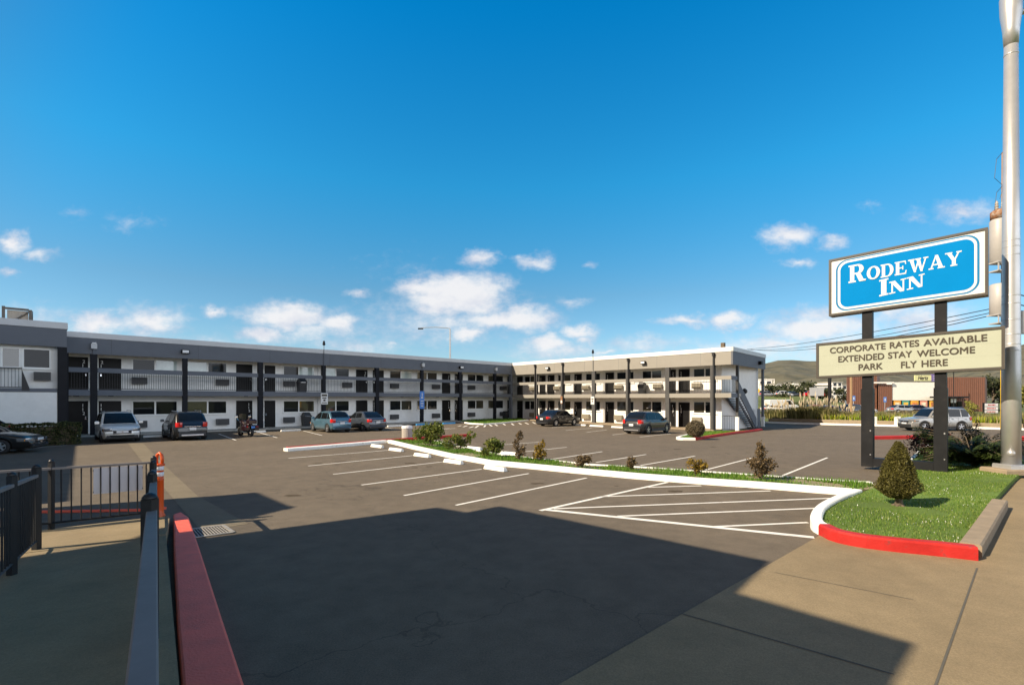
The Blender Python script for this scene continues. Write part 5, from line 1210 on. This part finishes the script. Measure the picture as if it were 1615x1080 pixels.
plate_sign(fR, 885.5, -.25, 2.3, .26, .8, 'narrow rusty notice sign on a dark column behind the right hand black saloon', M['rust'], [(W_, -.4, .4, -.4, -.1)], -UR)

# ------------------------------------------------------------ planting
def leaves(center, n_, size, fn, mb=None, aspect=.55):
    b = mb or MB(); k = 0
    while k < n_:
        p = fn()
        if p is None: continue
        d = Vector((random.gauss(0, 1), random.gauss(0, 1), random.gauss(.3, 1))).normalized(); t = d.orthogonal().normalized()
        t = (Matrix.Rotation(random.uniform(0, 6.28), 3, d) @ t); u_ = d.cross(t); s = size*random.uniform(.6, 1.35)
        b.add([p-t*s, p+u_*s*aspect, p+t*s, p-u_*s*aspect], [(0, 1, 2, 3)]); k += 1
    return b
def blobfn(blobs, nz=.35, shell=.55):
    ws = [r_[3]*r_[4] if len(r_) > 4 else r_[3]**2 for r_ in blobs]
    def fn():
        c = random.choices(blobs, ws)[0]; rx = c[3]; rz_ = c[4] if len(c) > 4 else c[3]
        d = Vector((random.gauss(0, 1), random.gauss(0, 1), random.gauss(0, 1))).normalized()
        rr = random.uniform(shell, 1.0)*(1+nz*noise.noise(Vector((d.x*2.2+c[0]*3, d.y*2.2+c[1]*3, d.z*2.2+c[2]*3)))*1.6)
        p = Vector((c[0]+d.x*rx*rr, c[1]+d.y*rx*rr, c[2]+d.z*rz_*rr))
        if nz > .08 and noise.noise(p*(1.6/max(.25, rx))*.8) < -.28: return None
        return p if p.z > .02 else None
    return fn
def stems(root, tips, m, r_=.014, basew=.05, nm='stems'):
    b = MB()
    for t in tips:
        t = Vector(t); b0 = Vector((random.uniform(-basew, basew), random.uniform(-basew, basew), -.03)); mdl = b0.lerp(t, .5)+Vector((random.uniform(-.06, .06), random.uniform(-.06, .06), 0)); b.tube([b0, mdl, t], [r_, r_*.8, r_*.4], 5)
    b.build(nm, m, root)
GRP = 'shrubs in the long planting bed'
def shrub(px, py, blobs, n_, size, m, label, grp=GRP, z=.1, name='shrub', cat='shrub', nz=.35, shell=.5, tips=None, basew=.06, r_=.014):
    q = G(px, py, z); t = thing(name, q, label, cat, grp)
    leaves(None, n_, size, blobfn(blobs, nz, shell)).build('foliage', m, t, recalc=False)
    stems(t, tips or [(c[0]*.9, c[1]*.9, c[2]) for c in blobs for _ in range(2)], M['bark'], r_, basew); return t
shrub(675, 704, [(-.45,0,.62,.33,.36),(-.1,.1,.85,.3,.3),(.25,0,.6,.42,.5),(.5,.1,.85,.33,.36),(.1,.2,.5,.35,.35)], 2400, .055, L_GREEN, 'tallest dense pair of green shrubs nearest the litter bin')
shrub(722, 709, [(-.4,0,.32,.3,.28),(-.05,0,.5,.28,.25),(.2,.1,.3,.25,.22),(.62,0,.68,.24,.2),(.5,0,.45,.12,.25)], 1400, .05, L_GREEN, 'open green shrub leaning to the right with a raised tuft')
shrub(777, 721, [(0,0,.48,.32,.3),(-.3,0,.2,.2,.2),(.22,.05,.38,.26,.25)], 1300, .05, L_GREEN, 'rounded green shrub between the leaning green shrub and the thin brown one')
shrub(819, 726.5, [(0,0,.95,.13,.22),(-.12,0,.6,.14,.22),(.12,0,.35,.13,.25),(-.06,0,.25,.12,.2)], 650, .042, L_RED, 'thin upright brown shrub with sparse leaves, tall and narrow', tips=[(0,0,1.05),(-.12,0,.7),(.14,0,.5)])
shrub(853, 726.5, [(.08,0,.62,.10,.16),(-.1,0,.42,.16,.22),(.05,0,.25,.18,.2),(-.18,0,.2,.12,.15)], 750, .04, L_YEL, 'small yellowing shrub beside the thin brown one')
shrub(919, 738, [(-.08,0,.24,.2,.18),(.14,0,.28,.17,.16)], 650, .038, L_RED, 'low rusty shrub right of the yellowing shrub')
shrub(996, 741, [(0,0,.24,.16,.2)], 420, .038, L_RED, 'smallest rusty shrub, standing alone mid bed')
shrub(1100, 750, [(-.16,0,.36,.16,.15),(.14,0,.32,.18,.16),(.02,0,.2,.14,.14)], 750, .036, L_YEL, 'reddish yellow shrub left of the big brown one', tips=[(-.15,0,.3),(.15,0,.3),(0,0,.3),(.05,.05,.3)])
shrub(1200, 757.5, [(0,0,.80,.16,.22),(-.15,0,.48,.24,.22),(.18,0,.45,.25,.24),(0,0,.25,.22,.2),(-.05,0,.98,.08,.14)], 1700, .036, L_RED, 'tall bushy rust brown shrub at the right end of the bed', tips=[(0,0,1.0),(-.3,0,.7),(.3,0,.65),(.2,.1,.8),(-.1,.1,.6)])
# clipped round bush by the stairs
shrub(1097, 690.5, [(0,0,.55,.56,.52),(0,0,.55,.56,.52)], 7000, .04, L_ROUND, 'large round clipped grey brown bush beside the stairs', None, .1, 'round_bush', 'bush', .07, .62, basew=.3)
# conical conifer
q = G(1417, 797, .12); ct = thing('conical_conifer', q, 'dense olive cone shaped conifer on the corner lawn', 'conifer')
def conefn():
    z = .18+1.18*random.random()**1.25; rmax = (.415*(1-((z-.38)/1.02))**.70 if z > .38 else .415*(.45+.55*(z-.18)/.2))
    a = random.uniform(0, 6.283); l = 1+.28*noise.noise(Vector((math.cos(a)*2.6, math.sin(a)*2.6, z*4.2)))+.12*noise.noise(Vector((math.cos(a)*7, math.sin(a)*7, z*11)))
    rr = max(0.01, rmax)*l*random.uniform(.66, 1.0); return Vector((rr*math.cos(a), rr*math.sin(a), z+.03*noise.noise(Vector((a*3, z*6, 0)))))
leaves(None, 26000, .021, conefn, aspect=.38).build('foliage', L_CONE, ct, recalc=False)
b = MB(); b.cur = True; b.tube([(0, 0, -.04), (.01, 0, .1), (0, .01, .3), (0, 0, 1.1)], [.10, .065, .055, .015], 10)
for k in range(5): a = k*1.25; b.tube([(0, 0, .03), (.09*math.cos(a), .09*math.sin(a), .0), (.16*math.cos(a), .16*math.sin(a), -.04)], [.04, .03, .012], 6)
b.build('trunk', M['bark'], ct)
b = MB(); b.cur = True; b.lathe((0, 0, .24), [(.12, .04), (.25, .17), (.18, .5), (.10, .85), (.02, 1.05)], 12); b.build('inner_twigs', mat('dark inner twigs', (.03, .024, .010), .9, .4, 20), ct)
# red leaved bush and dark spreading conifer
shrub(1466, 728, [(-.35,0,.62,.42,.5),(0,.1,.9,.42,.4),(.35,0,.6,.45,.55),(.1,0,1.15,.25,.25),(.75,-.1,.55,.4,.55)], 4200, .040, L_PURP, 'dark purple leaved bush inside the sign posts', None, .1, 'purple_bush', 'bush', .5, .35, basew=.2)
q = G(1535, 737, .1); dcn = thing('spreading_conifer', q, 'wide dark spreading conifer between the sign and the lamp post', 'conifer')
b = MB(); tw = MB()
for k in range(120):
    a = random.uniform(0, 6.283); ln = random.uniform(.6, 1.75); h0 = random.uniform(.1, .9); up = random.uniform(.05, .75)
    e = Vector((math.cos(a)*ln, math.sin(a)*ln*.8, h0+up)); s0 = Vector((0, 0, h0*.4)); mdl = s0.lerp(e, .55)+Vector((0, 0, .18)); e.z -= .1*ln
    tw.tube([s0, mdl, e], [.02, .014, .004], 5)
    for i in range(150):
        f = random.uniform(.2, 1.0); p = (s0*(1-f)**2+mdl*2*f*(1-f)+e*f*f); sd2 = random.uniform(-1, 1); off = Vector((-math.sin(a), math.cos(a), 0))*sd2*.26*(1-f*.55)+Vector((0, 0, -.10*abs(sd2)+random.uniform(-.06, .04)))
        d = (Vector((math.cos(a), math.sin(a), 0))*.6+Vector((-math.sin(a), math.cos(a), 0))*sd2+Vector((0, 0, -.25))).normalized(); s = random.uniform(.06, .13); sdv_ = d.cross(Vector((0, 0, 1))).normalized()*s*.2
        p += off; b.add([p-d*s*.5-sdv_, p-d*s*.5+sdv_, p+d*s], [(0, 1, 2)])
b.build('foliage', L_DARK, dcn, recalc=False); tw.build('branches', M['bark'], dcn)
q = G(1490, 741, .1); 
# hedge on the left
q = G(66, 702); hd = thing('clipped_hedge', q, 'low dark clipped hedge against the white wall on the left', 'hedge', None, angL)
def hedgefn():
    x = random.uniform(-1.75, 1.5); y = random.uniform(-.5, .5); z = random.uniform(.02, 1.12); f_ = random.random()
    if f_ < .4: y = -.5
    elif f_ < .7: z = 1.08
    elif f_ < .8: x = random.choice((-1.75, 1.5))
    nz_ = .14*noise.noise(Vector((x*2.5, y*2.5, z*2.5))); return Vector((x+nz_, y+nz_*1.2-.0, max(.02, z+nz_)))
leaves(None, 9000, .045, hedgefn).build('foliage', L_HEDGE, hd, recalc=False)
b = MB(); b.box(-1.6, 1.35, -.36, .36, 0, .95); b.build('inner_twigs', M['bark'], hd)
# loose stones and debris on the planting bed
# ------------------------------------------------------------ beyond the lot
hm = MB(); HP = [(1000,600),(1150,580),(1205,572),(1228,566.5),(1250,566),(1275,568),(1300,567.5),(1340,572),(1400,577),(1470,582),(1530,570),(1580,552),(1615,541),(1680,532),(1760,540),(1900,560),(2100,590)]
nx, ny = 150, 34; vs = []
for j in range(ny+1):
    Y = 560+1250*j/ny
    for i in range(nx+1):
        px = 1000+1100*i/nx; k = (px-CX)/F; X = k*1700*(Y/1700)**.9; prof = (HY-lerp_tab(HP, px))/F*1700
        t = (Y-560)/1140; rise = max(0, min(1, t))**1.5 if t <= 1 else max(.5, 1-(t-1)*2)
        g = noise.noise(Vector((X/210, Y/260, 0)))*.6+noise.noise(Vector((X/80, Y/120, 5)))*.35+noise.noise(Vector((X/34, Y/60, 9)))*.16
        z = prof*rise*(1+.34*g*math.sin(min(1, max(0, t))*math.pi)*1.6)+g*6*rise*(1-rise)-1
        vs.append((X, Y, z))
hm.cur = True; hm.add(vs, [(j*(nx+1)+i, j*(nx+1)+i+1, (j+1)*(nx+1)+i+1, (j+1)*(nx+1)+i) for j in range(ny) for i in range(nx)])
M['hill'] = mat('dry green hillside', (.105, .096, .058), .95, .35, .022, stain=((.045, .05, .032), .028, .50, .9))
tag(hm.build('hills', M['hill']), kind='structure')
def tree(px, Y, w, h, label, grp, m=None, n_=900, size=.5, trunkh=.3, z0=0.0, depth=None, name='broad_tree'):
    q = A(px, Y, 0); t = thing(name, (q.x, q.y, gz(q.x, q.y)+z0), label, 'tree', grp)
    bl = []
    for k in range(7): a = random.uniform(0, 6.28); bl.append((math.cos(a)*w*.27, math.sin(a)*w*.25, h*random.uniform(trunkh+.15, .84), w*random.uniform(.18, .29), h*random.uniform(.12, .2)))
    leaves(None, n_, size, blobfn(bl, .45, .3)).build('crown', m or L_BG, t, recalc=False)
    b = MB(); b.tube([(0, 0, -.2), (.1, 0, h*.35), (0, .1, h*.7)], [w*.04+.06, w*.03+.04, .04], 7)
    for c in bl[:5]: b.tube([(.05, 0, h*.3), (c[0]*.5, c[1]*.5, h*.45), (c[0], c[1], c[2])], [w*.022+.03, w*.015+.02, .02], 5)
    b.build('trunk', M['bark'], t); return t
def tri(Y, w): return w*Y/F
FG = 'trees beyond the lot'
for px, Y, wpx, ytop, ybase, lab in [(1212,150,40,604,640,'dark tree just right of the motel end, below the hill'),(1240,240,60,601,628,'dark tree line crown under the hill left of the white shed'),(1262,230,46,600,628,'dark rounded tree below the hill crest'),(1285,225,50,603,630,'broad olive tree left of the letter board'),(1250,160,44,609,640,'low olive tree in front of the far white shed'),(1228,130,36,618,646,'bushy tree by the far parked white truck'),
   (1330,150,52,606,644,'dark tree by the black post under the letter board'),(1311,140,40,612,646,'green tree left of the black post under the letter board'),(1298,320,60,603,622,'distant pale tree behind the far offices'),(1222,330,50,600,620,'distant dark tree beside the motel end wall')]:
    h = ZP(ytop, Y); tree(px, Y, tri(Y, wpx), h, lab, FG, None, 800, tri(Y, 1.9), .12)
tree(1566, 112, tri(112, 46), ZP(585, 112), 'tall dark tree right of the brown shop', FG, None, 1500, .3, .2); tree(1582, 125, tri(125, 36), ZP(596, 125), 'dark tree partly behind the lamp post', FG, None, 900, .32, .2)
tree(1622, 80, tri(80, 40), ZP(596, 80), 'sunlit yellow green tree at the right edge of the picture', FG, L_BG2, 1500, .2, .15)
tree(1528, 44, tri(44, 24), ZP(630, 44), 'small olive sapling behind the silver four wheel drive', FG, L_BG2, 700, .09, .3)
for px, Y, w_, y0, lab in [(1222, 75, 40, 642, 'olive bush behind the motel end wall'),(1262,90,50,633,'wide dark olive bush on the bank behind the pampas grass'),(1318,80,44,640,'olive bush below the black sign post'),(1365,70,40,646,'dry grey bush beside the shop'),(1440,66,44,647,'dry grey bush in front of the shop posters'),(1398,62,34,648,'dry scrub bush right of the left sign post'),(1285,100,40,630,'olive bush on the bank behind the red car')]:
    tree(px, Y, tri(Y, w_), ZP(y0, Y)+.1, lab, 'bushes on the far bank', L_BG if 'dry' not in lab else L_ROUND, 700, tri(Y, 1.4), 0.02, name='wild_bush')
# pampas grass and flowering ground cover
def pampas(px, Y, w, h, lab):
    q = A(px, Y); t = thing('pampas_grass', (q.x, q.y, gz(q.x, q.y)+.2), lab, 'grass clump', 'pampas grass clumps'); b = MB(); c = MB()
    for _ in range(420):
        a = random.uniform(0, 6.28); r0 = random.random()**.6*w*.3; ln = random.uniform(.6, 1.0)*h*.66; out = random.uniform(.15, .75)*ln
        p0_ = Vector((math.cos(a)*r0, math.sin(a)*r0*.7, 0)); p1_ = p0_+Vector((math.cos(a)*out*.4, math.sin(a)*out*.4, ln*.8)); p2_ = p0_+Vector((math.cos(a)*out, math.sin(a)*out, ln*.9)); sd_ = Vector((-math.sin(a), math.cos(a), 0))*.028
        b.add([p0_-sd_, p0_+sd_, p1_+sd_, p1_-sd_, p2_], [(0, 1, 2, 3), (3, 2, 4)])
    b.build('blades', L_REED, t, recalc=False)
    for _ in range(16):
        a = random.uniform(0, 6.28); r0 = random.random()*w*.32; hh = h*random.uniform(.62, 1.0); p0_ = Vector((math.cos(a)*r0, math.sin(a)*r0*.7, .2)); e = p0_+Vector((math.cos(a)*.35, math.sin(a)*.3, hh)); c.tube([p0_, p0_.lerp(e, .72), p0_.lerp(e, .84), e], [.012, .015, .07, .01], 5)
    c.build('plumes', L_PLUME, t, recalc=False)
for px, Y, w, h, l in [(1232,54,3.2,2.1,'pampas clump nearest the motel stairs'),(1258,52,3.6,2.6,'pampas clump with tall plumes, left of the middle one'),(1282,51,3.6,2.9,'tallest plumed pampas clump in front of the white van'),(1306,50.5,3.4,2.5,'pampas clump right of the tallest one, by the red car'),(1218,57,2.6,1.7,'short pampas clump hugging the motel corner'),(1330,50,2.6,1.7,'low pampas clump left of the left sign post')]: pampas(px, Y, w, h, l)
bank = [PQ(24, 16.2), PQ(62, 16.2), PQ(62, 25), PQ(24, 25)]
area('bank', bank, .38, M['verge'])
bl_ = [PQ(27, 16.4), PQ(60, 16.4), PQ(60, 21), PQ(27, 21)]
blades('ground_cover', bl_, 16000, .5, .05, L_FLOW, .36, 'bright green ground cover with yellow flowers along the far kerb', cat='ground cover')
blades('dry_grass', [PQ(24, 16.3), PQ(44, 16.3), PQ(44, 24), PQ(24, 24)], 7000, .7, .05, L_REED, .36, 'dry grass among the pampas clumps along the far kerb', cat='grass')
sheetm = groundmat('far asphalt', (.11, .10, .09), .1, .1, 0, .2)
area('road', [PQ(10, 25.2), PQ(110, 25.2), PQ(110, 44), PQ(10, 44)], .02, sheetm)
area('parking_lot', [PQ(20, 44.1), PQ(110, 44.1), PQ(110, 62), PQ(20, 62)], .03, sheetm)
# white bollards
for px, l in ((1378, 'white square bollard just right of the left sign post'), (1415.5, 'white square bollard left of the silver four wheel drive')):
    q = G(px, 671.5); t = thing('bollard', q, l, 'bollard', 'white bollards'); b = MB(); b.bev(-.17, .17, -.17, .17, 0, .85, .03); b.build('post', M['kerb_w'], t)
# black post holding a far sign, bare sign back, timber pole, blue signs, yellow warning sign
def post(px, Y, ytop, r_, m, name, lab, cat, ybase=None):
    q = A(px, Y); t = thing(name, (q.x, q.y, 0), lab, cat); b = MB(); b.tube([(0, 0, -.3), (0, 0, ZP(ytop, Y))], r_, 8); b.build('pole', m, t); return t
post(1308.5, 62, 585, .20, M['steel_dk'], 'sign_post', 'thick black post rising behind the letter board', 'post')
t = post(1342.5, 58, 590, .13, M['wood'], 'timber_pole', 'bare timber pole in front of the brown shop', 'pole')
t = post(1288, 66, 612, .05, M['galv'], 'road_sign', 'grey back of a rectangular road sign above the pampas grass', 'sign'); b = MB(); b.box(-.95, .95, -.03, 0, ZP(624, 66), ZP(611, 66)); b.build('panel', M['signback'], t)
t = post(1191, 60, 640, .05, M['galv'], 'warning_sign', 'yellow diamond warning sign behind the stairs', 'sign'); zc = ZP(616, 60); b = MB(); b.prism([(-.62, -.06), (0, -.06), (0, -.03)], 0, 0)
b = MB(); b.add([(0, -.06, zc-.62), (.62, -.06, zc), (0, -.06, zc+.62), (-.62, -.06, zc), (0, -.03, zc-.62), (.62, -.03, zc), (0, -.03, zc+.62), (-.62, -.03, zc)], [(0,1,2,3),(4,5,6,7),(0,1,5,4),(1,2,6,5),(2,3,7,6),(3,0,4,7)]); b.build('panel', M['yellow'], t)
for px, Y, y0, l in ((1346, 74, 626, 'small blue accessible parking sign near the timber pole'), (1395.5, 84, 628, 'small blue accessible parking sign against the brown wall')):
    t = post(px, Y, y0-2, .04, M['galv'], 'accessible_sign', l, 'sign'); b = MB(); b.box(-.24, .24, -.06, -.045, ZP(y0+6, Y), ZP(y0-2, Y)); b.build('panel', M['blue_s'], t); b = MB(); b.box(-.08, .1, -.066, -.061, ZP(y0+4, Y), ZP(y0, Y)); b.build('marking', M['sign_white'], t)

# brown shop
YS = 95
sq = A(1450, YS); shop = thing('brown_shop', (sq.x, sq.y, 0), 'single storey brown clad shop with white upper wall and row of food posters', 'shop')
def fT(px, d, z): q = A(px, YS+d); return (q.x-0, q.y, z)
def seg(nm, x0, x1, d0, d1, z0, z1, m, par=shop):
    a, c = A(x0, YS), A(x1, YS); b = MB(); b.box(a.x, c.x, YS+d0, YS+d1, z0, z1); return b.build(nm, m, par, world=True)
zt = ZP(594.5, YS); zp1 = ZP(631.5, YS); zp0 = ZP(643, YS)
def ribs(nm, x0, x1, d, z0, z1):
    a, c = A(x0, YS).x, A(x1, YS).x; b = MB(); x = a
    e0_, e1_ = A(x0+.3, YS+d+14).x, A(x1-.3, YS+d+14).x
    b.prism([(a, YS+d+.06), (c, YS+d+.06), (e1_, YS+d+14), (e0_, YS+d+14)], z0, z1)
    while x < c-.1: b.box(x, x+.22, YS+d, YS+d+.055, z0, z1-.05); x += .4
    b.build(nm, M['shop_br'], shop, world=True)
ribs('wall', 1340, 1388, .8, 0, ZP(570, YS)); ribs('wall', 1388.5, 1411, .5, 0, ZP(606, YS)); ribs('wall', 1491, 1557, .3, 0, zt)
seg('wall', 1411.2, 1490.8, .6, 12, zp1+.05, ZP(602.5, YS), M['shop_wh']); seg('roof_edge', 1378, 1411, .2, .48, ZP(604.5, YS), ZP(602, YS), M['shop_wh'])
seg('rooftop_box', 1380, 1390, 4, 8, ZP(603, YS), ZP(592, YS), M['steel_dk'])
seg('wall', 1411.2, 1490.8, .75, 12, 0, zp1+.04, M['dark'])
pc = [((.80,.35,.03),(.75,.62,.40)), ((.06,.30,.24),(.80,.45,.05)), ((.85,.42,.04),(.60,.20,.04)), ((.75,.30,.22),(.85,.65,.50)), ((.85,.45,.05),(.40,.15,.05))]
for i, (x0, x1) in enumerate(((1414,1425),(1427.5,1438.5),(1441,1453),(1456,1467),(1471,1481))):
    m_ = mat('poster print', pc[i][0], .5, .2, .9); m2_ = mat('poster food', pc[i][1], .5, .4, 2.5)
    o = seg('poster', x0, x1, .66, .72, zp0, zp1, m_); seg('poster_picture', x0+2, x1-2.2, .62, .655, zp0+.28, zp1-.35, m2_, o); seg('poster_stripe', x0+1.2, x1-1.2, .63, .656, zp0+.08, zp0+.2, M['sign_white'], o)
seg('canopy', 1468, 1519, -1.2, .25, ZP(627.5, YS), ZP(625, YS), M['steel_dk'])
for x0, x1 in ((1493.5, 1498), (1501, 1509), (1511, 1518)): seg('window', x0, x1, .12, .28, ZP(643, YS), ZP(633, YS), M['win_a'])
seg('white_panel', 1499.5, 1507.5, -.1, .1, ZP(635, YS), ZP(628.5, YS), M['sign_white'])
b = MB(); a = A(1504, 93); b.tube([(a.x, a.y, 0), (a.x, a.y, ZP(586, 93))], .07, 6); t = b.build('lamp_pole', M['steel_dk']); tag(t, 'thin dark pole in front of the right part of the brown shop', 'pole')
# rental car sign beyond the shop
q = A(1455, 150); t = thing('rental_sign', (q.x, q.y, 0), 'cream and purple roadside sign showing above the shop roof', 'sign')
b = MB(); b.tube([(-1, .2, 0), (-1, .2, ZP(602, 150))], .25, 8); b.tube([(3, .2, 0), (3, .2, ZP(602, 150))], .25, 8); b.build('poles', M['steel_dk'], t)
xa_, xb_, xc_, = (1442-1455)*150/F, (1468-1455)*150/F, (1481-1455)*150/F
b = MB(); b.box(xa_, xb_, -.2, .1, ZP(600.5, 150), ZP(591.5, 150)); pn = b.build('name_panel', mat('cream sign face', (.62, .60, .30), .4, .03), t)
wtext('letters', 'Hertz', M['letter'], pn, Vector((q.x+xa_+.95, q.y-.21, ZP(598.8, 150))), Vector((1, 0, 0)), Vector((0, 0, 1)), 1.15, 3.1, .005, False, .3, .03)
b = MB(); b.box(xb_+.05, xc_, -.2, .1, ZP(601, 150), ZP(590, 150)); pp = b.build('purple_panel', M['purple'], t)
b = MB()
for zz in (592.5, 595.5, 598.5): b.box(xb_+.4, xc_-.4, -.215, -.205, ZP(zz+.9, 150), ZP(zz, 150))
b.build('panel_stripes', M['panel'], pp)
# small white letter board with red lines
q = G(1562, 656.5); bq = A(1562, 62); t = thing('letter_sign', (bq.x, bq.y, 0), 'small white board with red letter rows behind the dark conifer', 'sign')
kx = 62/F; b = MB(); b.box(-11.2*kx, 11.2*kx, -.12, .12, ZP(652, 62), ZP(635, 62)); b.box(-9*kx, -8*kx, -.1, .1, -.2, ZP(652, 62)); b.box(8*kx, 9*kx, -.1, .1, -.2, ZP(652, 62)); b.build('cabinet', M['steel_dk'], t)
for y0, y1 in ((640.6, 636), (646, 641.4), (651, 646.8)):
    b = MB(); b.box(-10.4*kx, 10.4*kx, -.135, -.122, ZP(y0, 62), ZP(y1, 62)); o = b.build('panel', M['sign_white'], t)
    b = MB()
    for k in range(7):
        if random.random() < .85: xx = (-7+2*k+random.uniform(-.3, .3))*kx; b.box(xx, xx+1.3*kx, -.142, -.136, ZP(y0-1.1, 62), ZP(y1+1.3, 62))
    b.build('letters', M['kerb_r'], o)
# far white offices and sheds
def block(px0, px1, Y, y1, y0, dep, lab, m, rows=0, name='white_building', cat='building'):
    a, c = A(px0, Y), A(px1, Y); t = thing(name, ((a.x+c.x)/2, Y, 0), lab, cat); z1, z0 = ZP(y1, Y), max(-.3, ZP(y0, Y))
    b = MB(); b.box(a.x, c.x, Y, Y+dep, -.3, z1); b.build('wall', m, t, world=True)
    b = MB(); b.box(a.x-.3, c.x+.3, Y-.3, Y+dep+.3, z1+.01, z1+.35); b.build('roof', M['conc_lt'], t, world=True)
    for r_ in range(rows):
        zz = z1-(z1-max(z0, 0))*(r_+.35)/rows; n_ = max(2, int((c.x-a.x)/3.2))
        for i in range(n_):
            x = a.x+(c.x-a.x)*(i+.2)/n_; b = MB(); b.box(x, x+(c.x-a.x)/n_*.6, Y-.06, Y+.1, zz-.9, zz+.5); b.build('window', M['win_a'], t, world=True)
wb = M['shop_wh']
block(1197, 1218, 270, 598.5, 622, 14, 'white framed office behind the motel end wall', wb, 2)
block(1220, 1238, 255, 605.5, 624, 14, 'low white office right of the framed one', wb, 1)
block(1252, 1268, 330, 604, 616, 14, 'small distant white house among the trees', wb, 1)
block(1283, 1312, 230, 608, 622, 14, 'long white roofed shed left of the black post', wb, 1)
block(1313, 1328, 240, 603, 624, 16, 'tall white office block behind the black post', wb, 3)
block(1328, 1344, 250, 607.5, 624, 16, 'white office with dark window bands beside the brown shop', wb, 2)
fr = A(1208, 255); t = thing('steel_frame', (fr.x, fr.y, 0), 'white open steel portal frame near the far offices', 'frame'); b = MB(); zt_ = ZP(599, 255)
for dx in (-5, 0, 4.2): b.box(dx-.18, dx+.18, -.2, .2, 0, zt_)
b.box(-5.2, 4.4, -.25, .25, zt_, zt_+.5); b.build('beams', wb, t)
# raised road with far parked vehicles
far_bank = [A(1190, 120), A(1420, 120), A(1420, 125), A(1190, 125)]
b = MB(); a, c = A(1185, 112).x, A(1345, 112).x; b.prism([(a, 104), (c, 104), (c, 130), (a, 130)], -.3, [.2, .2, 3.1, 3.1]); tag(b.build('bank', M['verge']), kind='structure')
b = MB(); b.box(a, c, 130, 150, -.3, 3.0); tag(b.build('road', sheetm), kind='structure')
far_p = [carpaint('white van paint', (.62, .62, .60), 0), carpaint('bright red paint', (.42, .015, .012), .1), carpaint('blue purple paint', (.06, .05, .19), .2), carpaint('navy paint', (.012, .015, .028), .2)]
def fcar(px, Y, lab, pt, head, z=0, L=4.5, suv=False):
    q = A(px, Y, z); o = car('parked_car', lab, 'car', q, head, pt, L, 1.8, 1.65 if suv else 1.45, B_suv(L) if suv else B_sed(L), (1.2, .4, -1.4, -2.0) if suv else (1.1, .25, -1.1, -1.85), 2.65, .33, False, suv, grille=False); o['group'] = 'cars far beyond the lot'
X1 = Vector((1, 0, 0))
fcar(1236, 138, 'white pickup sized car on the raised road', far_p[0], X1, 3.0, 4.8, True); fcar(1251, 140, 'silver saloon right of the white car on the raised road', greyp, X1, 3.0); fcar(1281, 138, 'red crossover on the raised road beside the sign back', far_p[1], X1, 3.0, 4.4, True); fcar(1296, 140, 'red saloon on the raised road right of the red crossover', far_p[1], -X1, 3.0); fcar(1209, 138, 'grey crossover on the raised road by the motel end', silver2, X1, 3.0, 4.4, True)
fcar(1222, 84, 'white saloon in front of the white van', far_p[0], X1); fcar(1288, 80, 'bright red saloon behind the pampas grass', far_p[1], X1); fcar(1301, 74, 'purple blue saloon behind the pampas grass', far_p[2], -X1)
fcar(1337, 72, 'navy crossover beside the timber pole', far_p[3], Vector((-1, -.2, 0)).normalized(), 0, 4.8, True); fcar(1423, 82, 'silver saloon parked below the food posters', silver2, X1); fcar(1447, 82, 'dark red saloon parked below the food posters', mred, X1); fcar(1357, 78, 'white saloon by the brown wall', far_p[0], X1)
# white van
q = A(1232, 88); vn = thing('delivery_van', (q.x, q.y, 0), 'long white panel van parked beyond the pampas grass', 'van')
b = MB(); b.cur = False; pr = [(-2.6,.4),(-2.6,2.15),(-2.4,2.3),(1.2,2.3),(1.9,1.45),(2.6,1.2),(2.65,.4)]; b.add([(x, s_*.98, z) for s_ in (-1, 1) for x, z in pr], [tuple(range(6, -1, -1)), tuple(range(7, 14))]+[(i, (i+1) % 7, 7+(i+1) % 7, 7+i) for i in range(7)]); o = b.build('body', far_p[0], vn); bv = o.modifiers.new('bevel', 'BEVEL'); bv.width = .1; bv.segments = 3
b = MB(); b.add([(1.28, -.9, 2.24), (1.28, .9, 2.24), (1.9, .9, 1.52), (1.9, -.9, 1.52)], [(0, 1, 2, 3)]); b.v = [(x+.05, y, z+.05) for x, y, z in b.v]; b.build('windscreen', M['cglass'], vn)
for s_ in (-1, 1):
    b = MB(); b.add([(.3, s_*.99, 1.4), (1.6, s_*.99, 1.4), (1.1, s_*.99, 2.1), (.3, s_*.99, 2.1)], [(0, 1, 2, 3)]); b.build('side_window', M['cglass'], vn, recalc=False)
    for x in (-1.6, 1.6): make_wheel(vn, x, s_*.85, .35, .22, s_)
